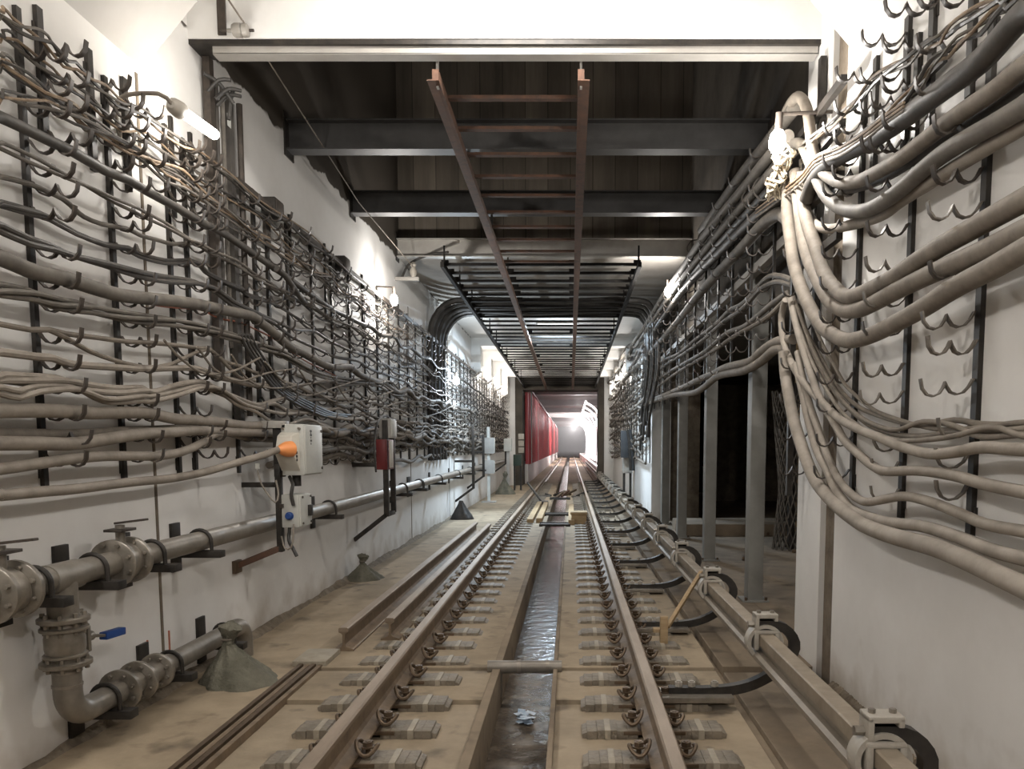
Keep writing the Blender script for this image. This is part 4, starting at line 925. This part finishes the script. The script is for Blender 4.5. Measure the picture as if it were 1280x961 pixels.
a, b = P(334,526), P(348,535); MB().box((a.x-.04,BY-.02,b.z),(b.x+.06,BY+.07,a.z)).build('cap_channel', 'gsteel', t, .003)
# big box
a, b = P(352,530), P(382,594); x0, z1, x1, z0 = a.x, a.z, b.x, b.z
t = thing('control_box', 'large pale grey control box with orange plug, upper of two on the frame', 'box', (x0,BY,z0))
MB().box((x0,BY-.02,z0),(x1,BY+.40,z1)).build('box_body', 'box', t, .008)
MB().box((x1-.002,BY-.015,z0+.01),(x1+.014,BY+.39,z1-.01)).build('door', 'box', t, .005)
ca, cb = P(351,540), P(377,592)
zc0, zc1 = cb.z+.02, ca.z
g = MB(); xa, xb = x0-.005, x1-.03; y0 = BY-.02; d = .13
g.add([(xa,y0,zc0),(xb,y0,zc0),(xb,y0,zc1),(xa,y0,zc1),(xa,y0-d,zc0+.14),(xb-.02,y0-d*.75,zc0+.14),(xb-.04,y0-d*.55,zc1-.03),(xa,y0-d*.55,zc1-.03)],
      [(0,1,2,3),(4,7,6,5),(0,4,5,1),(1,5,6,2),(2,6,7,3),(3,7,4,0)]); g.build('sloped_cover', 'boxs', t, .008)
q = P(358,561,BY-.15); MB().lathe((q.x+.02,BY-.10,q.z), (-.45,-.85,-.05), [(0,.062),(.05,.06),(.09,.045),(.12,.028),(.135,.02)], 18).build('orange_plug', 'orange', t)
for k, zz in enumerate((.87,.83,.79,.74,.68,.62)): MB().box((x1+.014,BY+.09+.012*(k % 2),z0+(z1-z0)*zz-.008),(x1+.0155,BY+.115+.015*((k+1) % 2),z0+(z1-z0)*zz+.008)).build('door_mark', 'black', t)
for k, zz in enumerate((.42,.35,.28)): MB().box((xb-.015,y0-.055,z0+(z1-z0)*zz),(xb-.008,y0-.035,z0+(z1-z0)*zz+.02)).build('cover_mark', 'black', t)
for z in (z0+.05, z1-.05): MB().cyl((x1+.014,BY+.36,z),(x1+.022,BY+.36,z),.012,8).build('door_screw', 'hook', t)
for x in (x0+.02, x1-.03): MB().cyl((x,BY-.02,z1-.035),(x,BY-.05,z1-.035),.01,8).build('cover_screw', 'flange', t)
g = MB(); g.cyl((x0+.07,BY+.1,z0),(x0+.07,BY+.1,z0-.09),.035,10); g.build('cable_gland', 'black', t)
plug = Vector((q.x-.04,BY-.2,q.z-.005))
cable('plug_cable', 'thick pale cable rising along the lowest hooks to the orange plug', 'cpale', .026, [Vector((XL+OUTER, -1.5, 1.06)), Vector((XL+OUTER, 1.5, 1.05))]+[onX(x, y, XL+OUTER) for x, y in ((-40,622),(0,619),(56,614),(94,611),(150,604),(180,601),(213,598),(255,590))]+[onX(300,577,XL+.26), onX(325,570,XL+.33), plug], None, .06, 10)
# lower box
a, b = P(353,618), P(376,659); x0, z1, x1, z0 = a.x, a.z, b.x, b.z
t = thing('switch_box', 'small grey box with blue round button, lower of two on the frame', 'box', (x0,BY,z0))
MB().box((x0,BY-.03,z0),(x1,BY+.24,z1)).build('box_body', 'box', t, .008)
MB().box((x1-.002,BY-.02,z0+.008),(x1+.012,BY+.235,z1-.008)).build('door', 'box', t, .004)
q = P(361,645,BY-.05); MB().lathe((q.x,BY-.03,q.z),(0,-1,0),[(0,.032),(.015,.032),(.016,.026),(.035,.026),(.04,.02)],16).build('blue_button', 'blue', t)
MB().box((x1+.012,BY+.14,z0+.08),(x1+.04,BY+.19,z0+.17)).build('latch', 'black', t, .003)
for dy, dz in ((.02,.03),(.21,.03),(.02,.24),(.21,.24)): MB().cyl((x1+.01,BY+dy,z0+dz),(x1+.02,BY+dy,z0+dz),.01,8).build('door_screw', 'hook', t)
MB().box((x0-.01,BY-.05,z0+.16),(x0+.02,BY-.02,z0+.19)).build('bracket_tab', 'hook', t)
cable('short_cable', 'short black cable linking the two grey boxes', 'cblack', .014, [P(362,596,6.15), P(366,606,6.05), P(364,618,6.03), P(367,632,6.04)], None, .03)
cable('short_cable', 'black cable end dangling below the small grey box', 'cblack', .014, [P(362,659,6.12), P(361,675,6.1), P(366,685,6.05), P(371,695,6.03)], None, .03)
cable('loop_wire', 'pale wire hanging in a loop beside the black frame', 'cpale', .007, [P(322,588,6.0), P(327,605,5.95), P(335,618,5.95), P(344,628,5.95), P(348,618,5.98), P(345,600,6.0)], None, .03, 6)
tag(MB().box(P(319,579,5.95), P(325,586,5.955)).build('paper_tag', 'box', None), 'small white paper tag on the loop wire beside the frame', 'tag')
cable('loop_wire', 'pale wire looping under the small grey box', 'cpale', .007, [P(352,670,6.05), P(356,685,6.03), P(364,684,6.02), P(367,665,6.02), P(367,655,6.03)], None, .03, 6)
# second frame with red box
def side_frame(px, ytop, ybot, Xf, pfoot, label, w=.05, twin=True):
    a = onX(px, ytop, Xf); b = onX(px, ybot, Xf); t = thing('side_frame', label, 'frame', (XL,a.y,b.z), 'black frames along the left wall')
    MB().box((Xf-.03,a.y-w/2,b.z),(Xf+.03,a.y+w/2,a.z)).build('upright', 'black', t, .003)
    if twin: MB().box((Xf-.03,a.y+.34,b.z+.02),(Xf+.03,a.y+.34+w,a.z)).build('upright', 'black', t, .003)
    MB().bar((Xf,a.y,b.z+.02),(XL,a.y,b.z-.29),.05,.05).build('wall_arm', 'black', t, .003)
    MB().bar((XL+.0,a.y,b.z+.62),(Xf,a.y,b.z+.62),.05,.05).build('wall_arm', 'black', t, .003)
    if twin: MB().bar((Xf,a.y,b.z+.02),(Xf,a.y+.36,b.z+.02),.05,.05).build('bottom_bar', 'black', t, .003)
    return t, a, b
t, a, b = side_frame(481, 525, 646, -2.22, None, 'black twin-bar frame carrying the dark red box, left wall')
rb = thing('red_box', 'narrow dark red box mounted on the black twin-bar frame', 'box', (a.x,a.y,a.z))
z1 = onX(481,549,-2.22).z; z0 = onX(481,587,-2.22).z
MB().box((-2.32,a.y-.05,z0),(-2.19,a.y+.30,z1)).build('box_body', 'redbox', rb, .008); MB().box((-2.192,a.y+.06,z0+.02),(-2.182,a.y+.24,z1-.02)).build('front_panel', 'boxs', rb, .003)
gb = thing('grey_box', 'small grey junction box above the red box on the black frame', 'box', (a.x,a.y,a.z))
z1 = onX(490,524,-2.22).z; z0 = onX(490,548,-2.22).z
MB().box((-2.3,a.y+.03,z0),(-2.16,a.y+.33,z1)).build('box_body', 'gsteel', gb, .008); MB().box((-2.162,a.y+.05,z0+.02),(-2.15,a.y+.31,z1-.02)).build('lid', 'box', gb, .004)
cable('loop_wire', 'thin black cable arching over the top of the red box frame', 'cblack', .012, [onX(x, y, -2.2) for x, y in ((470,590),(468,560),(470,535),(476,522),(484,520),(490,528))], None, .04, 6)
side_frame(591, 530, 611, -2.2, None, 'tall black single-post frame on the left wall beyond the red box', .06, False)
side_frame(604, 543, 596, -2.2, None, 'far black post frame on the left wall beside the grey cabinet', .06, False)
side_frame(632, 548, 580, -2.2, None, 'farthest black post frame on the left wall beyond the grey cabinet', .06, False)
# cabinets far left
b = onZ(613,620,FZ); b.x = -2.30
t = thing('post_cabinet', 'grey cabinet pair on a post by the far left wall', 'cabinet', (b.x,b.y,FZ)); yb = 21.5
b.x = onY(611,600,yb).x
MB().box((b.x-.04,yb-.04,FZ),(b.x+.04,yb+.04,1.9)).build('post', 'box', t, .004)
for (y1, y0) in ((547,567),(575,592)):
    p1, p0 = onY(606,y1,yb), onY(618,y0,yb); MB().box((p1.x,yb-.12,p0.z),(p0.x,yb+.12,p1.z)).build('cabinet_body', 'gsteel', t, .01); MB().box((p0.x-.002,yb-.1,p0.z+.02),(p0.x+.012,yb+.1,p1.z-.02)).build('door', 'box', t, .004)
MB().box((b.x-.2,yb-.2,FZ),(b.x+.2,yb+.2,FZ+.03)).build('foot', 'gsteel', t)
yb = 25.5
t = thing('post_cabinet', 'pale box on a thick post beyond the grey cabinet pair', 'cabinet', (-2.1,yb,FZ))
p1, p0 = onY(630,548,yb), onY(640,564,yb); MB().box((p1.x,yb-.15,p0.z),(p0.x,yb+.15,p1.z)).build('cabinet_body', 'box', t, .01)
p1, p0 = onY(633,564,yb), onY(637,592,yb); MB().box((p1.x,yb-.05,FZ),(p0.x,yb+.05,p1.z)).build('post', 'gsteel', t, .004)
yb = 27.5
t = thing('machine_stand', 'dark green machine on legs at the far end of the left walk', 'machine', (-1.9,yb,FZ))
p1, p0 = onY(642,568,yb), onY(652,582,yb); MB().box((p1.x,yb-.2,p0.z),(p0.x,yb+.2,p1.z)).build('machine_body', 'green', t, .015)
for x in (p1.x+.03, p0.x-.03): MB().box((x-.03,yb-.05,FZ),(x+.03,yb+.05,p0.z)).build('leg', 'black', t)
p1, p0 = onY(648,542,yb), onY(655,566,yb)
for k in range(3): MB().box((p1.x,yb-.1,p0.z+k*.24),(p0.x,yb+.1,p0.z+k*.24+.2)).build('control_unit', 'insul', t, .008)
# far right cabinet
t = thing('signal_cabinet', 'grey cabinet on two legs by the far right wall below the blue-grey board', 'cabinet', (1.6,20.5,FZ)); yb = 20.5
p1, p0 = onY(778,568,yb), onY(790,591,yb); MB().box((p1.x,yb-.15,p0.z),(p0.x,yb+.15,p1.z)).build('cabinet_body', 'gsteel', t, .01); MB().box((p1.x+.03,yb-.165,p0.z+.03),(p0.x-.03,yb-.148,p1.z-.03)).build('door', 'insul', t, .004)
for x in (780, 788): p = onY(x, 600, yb); MB().box((p.x-.03,yb-.05,FZ),(p.x+.03,yb+.05,p0.z)).build('leg', 'black', t)
t = thing('hung_board', 'blue-grey board and dark cloth hung on the far right wall above the cabinet', 'board', (1.65,20.2,1.2))
p1, p0 = onY(776,538,20.2), onY(786,572,20.2); MB().box((p1.x,20.15,p0.z),(p0.x,20.25,p1.z)).build('panel', 'bluegrey', t, .006)
for x, m in ((787,'black'),(789,'bluegrey')):
    MB().tube(spline([onY(x-2,537,19.8), onY(x,550,19.8), onY(x+1,565,19.8), onY(x+2,588,19.8)],.1), [.05]*13 if False else .05, 8).build('cloth_fold', m, t)
# ================================================================== FAR HALL
t = thing('red_cladding', 'tall red corrugated cladding along the far left side of the hall', 'cladding', (-1.8,ENDY+1.4,.6))
pr = []; y = ENDY+1.5; i = 0
prof = []
while y < 112:
    prof += [(-1.78,y),(-1.78,y+.55),(-1.72,y+.62),(-1.72,y+.75),(-1.78,y+.82)]; y += 1.0 if y < 50 else 2.0
vs = []; fs = []
for x, yy in prof: vs += [(x,yy,.6),(x,yy,3.75),(x-.12,yy,3.75),(x-.12,yy,.6)]
for i in range(len(prof)-1):
    for k in range(4): fs.append((i*4+k, i*4+(k+1) % 4, i*4+4+(k+1) % 4, i*4+4+k))
fs += [(0,1,2,3), tuple(len(vs)-4+k for k in (3,2,1,0))]
MB().add(vs, fs).build('sheeting', 'red', t, ang=20)
MB().box((-1.9,ENDY+1.5,3.74),(-1.68,112,3.82)).build('top_rail', 'redbox', t)
for y in (34.0, 41.0, 60.0): MB().box((-1.725,y,.62),(-1.70,y+.14,3.74)).build('pale_batten', 'pink', t)
for k in range(9):
    y = 38+k*4.5
    g = MB(); g.tube(spline([(1.5,y,.5),(1.52,y,2.2),(1.40,y,2.9),(1.1,y,3.3),(.75,y,3.5)],.15), .05, 8)
    tag(g.build('lit_arch', 'archglow'), 'glowing white strip arch at the far right of the hall, %s from the near end' % nth(k+1), 'lamp', 'lit arches in the far hall')
tag(MB().tube([(.74,37,3.5),(.74,80,3.5)], .05, 8).build('lit_strip', 'archglow'), 'long glowing strip along the tops of the far arches', 'lamp')
tag(MB().box((1.24,36,.42),(1.3,100,.47)).build('platform_strip', 'archglow'), 'glowing strip along the far platform edge on the right', 'lamp')
# ================================================================== LAMPS
def light(name, kind, loc, e, col=(1,.9,.76), size=.1, rot=None, sy=None):
    d = bpy.data.lights.new(name, kind); d.energy = e; d.color = col
    if kind == 'AREA':
        d.size = size
        if sy: d.shape = 'RECTANGLE'; d.size_y = sy
    else: d.shadow_soft_size = size
    o = bpy.data.objects.new(name, d); COL.objects.link(o); o.location = loc
    if rot: o.rotation_euler = rot
    return o
WARM = (1, .96, .91)
K = 1.0
# left tube lamp
a, b = onX(228,140,XL+.34), onX(268,168,XL+.34)
t = thing('tube_lamp', 'glowing tube lamp slanting off the left wall near the conduits', 'lamp', a)
MB().cyl(a, b, .032, 14).build('glass_tube', 'tubeglow', t)
d = (b-a).normalized(); MB().lathe(a-d*.13, d, [(0,.02),(.03,.045),(.10,.05),(.13,.036)], 14).build('socket', 'insul', t)
MB().tube(spline([a-d*.12, a-d*.15+Vector((-.06,0,.05)), Vector((XL+.02,a.y-.1,a.z+.02)), Vector((XL+.03,a.y-.1,a.z-.25))],.03), .012, 7).build('feed_wire', 'cmid', t)
light('tube_lamp_light', 'POINT', (a+b)/2+Vector((.12,.05,-.06)), 17*K, WARM, .07)
def bulb(px, py, X, label, e, col=WARM, g='bulbglow', r=.05, dy=0):
    c = onX(px, py, X); sx = -1 if X < 0 else 1
    t = thing('bare_lamp', label, 'lamp', c, None)
    MB().lathe(c+Vector((0,0,.02)), (0,.35,-1), [(0,r*.5),(.03,r*.85),(.07,r),(.11,r*.9),(.14,r*.5)], 16).build('bulb', g, t)
    MB().cyl(c+Vector((0,0,.02)), c+Vector((0,-.02,.12)), r*.45, 12).build('socket', 'hook', t)
    xw = XL if X < 0 else XR
    MB().tube([c+Vector((0,-.02,.11)), Vector((xw-sx*.02,c.y-.03,c.z+.12))], .012, 7).build('bracket_arm', 'hook', t)
    light('wall_lamp_light', 'POINT', c+Vector((-sx*.09,-.02,-.06)), e*K, col, .06)
bulb(973,166,XR-.36,'bright bare lamp at the corner of the side opening',72, r=.055)
bulb(492,370,XL+.25,'bright lamp on the left wall below the pale arm',75)
bulb(835,360,XR-.25,'bright small lamp over the far columns, right side',80)
bulb(570,473,XL+.25,'cool white lamp far along the left wall cables',170,(.78,.9,1),'coolglow',.07)
bulb(768,425,XR-.2,'small lamp far along the right wall',200,(.85,.93,1),'coolglow',.06)
for i, y in enumerate((22.2, 25.2, 28.4)):
    for sx, xw in ((-1,XL),(1,XR)):
        c = Vector((xw-sx*.2, y, 3.55))
        t = thing('strip_lamp', 'far glowing strip lamp between wall ribs, %s from the near end, %s side' % (nth(i+1), 'left' if sx < 0 else 'right'), 'lamp', c, 'far strip lamps between the ribs')
        MB().cyl(c+Vector((0,-.3,0)), c+Vector((0,.3,0)), .03, 10).build('glass_tube', 'tubeglow', t)
        MB().box((xw,y-.25,3.56),(c.x,y+.25,3.6)).build('bracket_plate', 'gsteel', t)
        light('strip_lamp_light', 'POINT', c+Vector((-sx*.08,0,-.05)), 55*K, WARM, .08)
# lamps of the near stretch (above and behind the viewpoint): first an unseen one added to brighten the beam
x, y, z = -.4, 4.75, 4.45
t = thing('fill_lamp', 'unseen lamp added to brighten the white beam, hung from the near ceiling', 'lamp', (x,y,z))
MB().bar((x-.5,y,z),(x+.5,y,z),.10,.20,(0,.5,.87)).build('housing', 'hook', t, .01)
MB().bar((x-.46,y+.051,z-.03),(x+.46,y+.051,z-.03),.012,.14,(0,.5,.87)).build('glass', 'archglow', t)
for dx in (-.4,.4): MB().cyl((x+dx,y-.02,z+.06),(x+dx,y-.02,4.935),.012,6).build('hanger_rod', 'hook', t)
light('fill_lamp_beam', 'AREA', (x,y+.09,z-.05), 42*K, WARM, .9, (R(62),0,0), .12)
for (y, sx, e) in ((.8,-1,165),(-.6,1,160)):                # the next lamps of the row, behind the viewpoint
    c = Vector(((XL+.3) if sx < 0 else (XR-.3), y, 3.3))
    t = thing('tube_lamp', 'tube lamp on the %s wall behind the viewpoint' % ('left' if sx < 0 else 'right'), 'lamp', c)
    MB().cyl(c-Vector((0,.3,0)), c+Vector((0,.3,0)), .03, 12).build('glass_tube', 'archglow', t); MB().bar(c+Vector((0,0,.04)), Vector((XL if sx < 0 else XR, y, 3.4)), .03, .03).build('bracket_arm', 'hook', t)
    light('tube_lamp_light', 'POINT', c+Vector((-sx*.1,0,-.05)), e*K, WARM, .1)
t = thing('ceiling_tube', 'cool white tube on the soffit above the far grating', 'lamp', (-.3,18,4.15))
MB().box((-.8,17.95,4.16),(.2,18.05,CZ)).build('tray', 'box', t, .004); MB().cyl((-.75,18,4.13),(.15,18,4.13),.02,10).build('glass_tube', 'coolglow', t)
# side chamber: weak unseen light added to brighten it; far hall: lamps
light('ceiling_lamp_light', 'AREA', (-.3,18,4.05), 380*K, (.66,.83,1), .9, (0,0,0), .1)
light('chamber_fill_light', 'POINT', (3.2,9.0,2.9), 40*K, WARM, .1)
for y in (40, 52, 66, 82, 100): light('hall_lamp_light', 'POINT', (.4,y,3.7), (1100 if y > 60 else 90)*K, (1,.95,.95), .2)
hz = bpy.data.materials.new('hall_haze'); hz.use_nodes = True; hn = hz.node_tree
hn.nodes.remove(hn.nodes['Principled BSDF']); vs_ = hn.nodes.new('ShaderNodeVolumeScatter'); vs_.inputs['Density'].default_value = .014; vs_.inputs['Color'].default_value = (.95,.93,.93,1)
hn.links.new(vs_.outputs[0], hn.nodes['Material Output'].inputs['Volume']); M['haze'] = hz
o = MB().box((-1.65,36,.65),(2.5,117,3.9)).build('dust_haze', 'haze'); tag(o, 'pale dusty haze hanging in the far hall', 'haze', None, 'stuff')
w = bpy.data.worlds.new('world'); SC.world = w; w.use_nodes = True
w.node_tree.nodes['Background'].inputs['Color'].default_value = (1,.92,.82,1); w.node_tree.nodes['Background'].inputs['Strength'].default_value = .0
SC.view_settings.view_transform = 'Standard'; SC.view_settings.look = 'None'; SC.view_settings.gamma = 1; SC.view_settings.use_curve_mapping = False
SC.view_settings.exposure = 0.24
for o in list(bpy.data.objects):
    if '_o' in o: del o['_o']
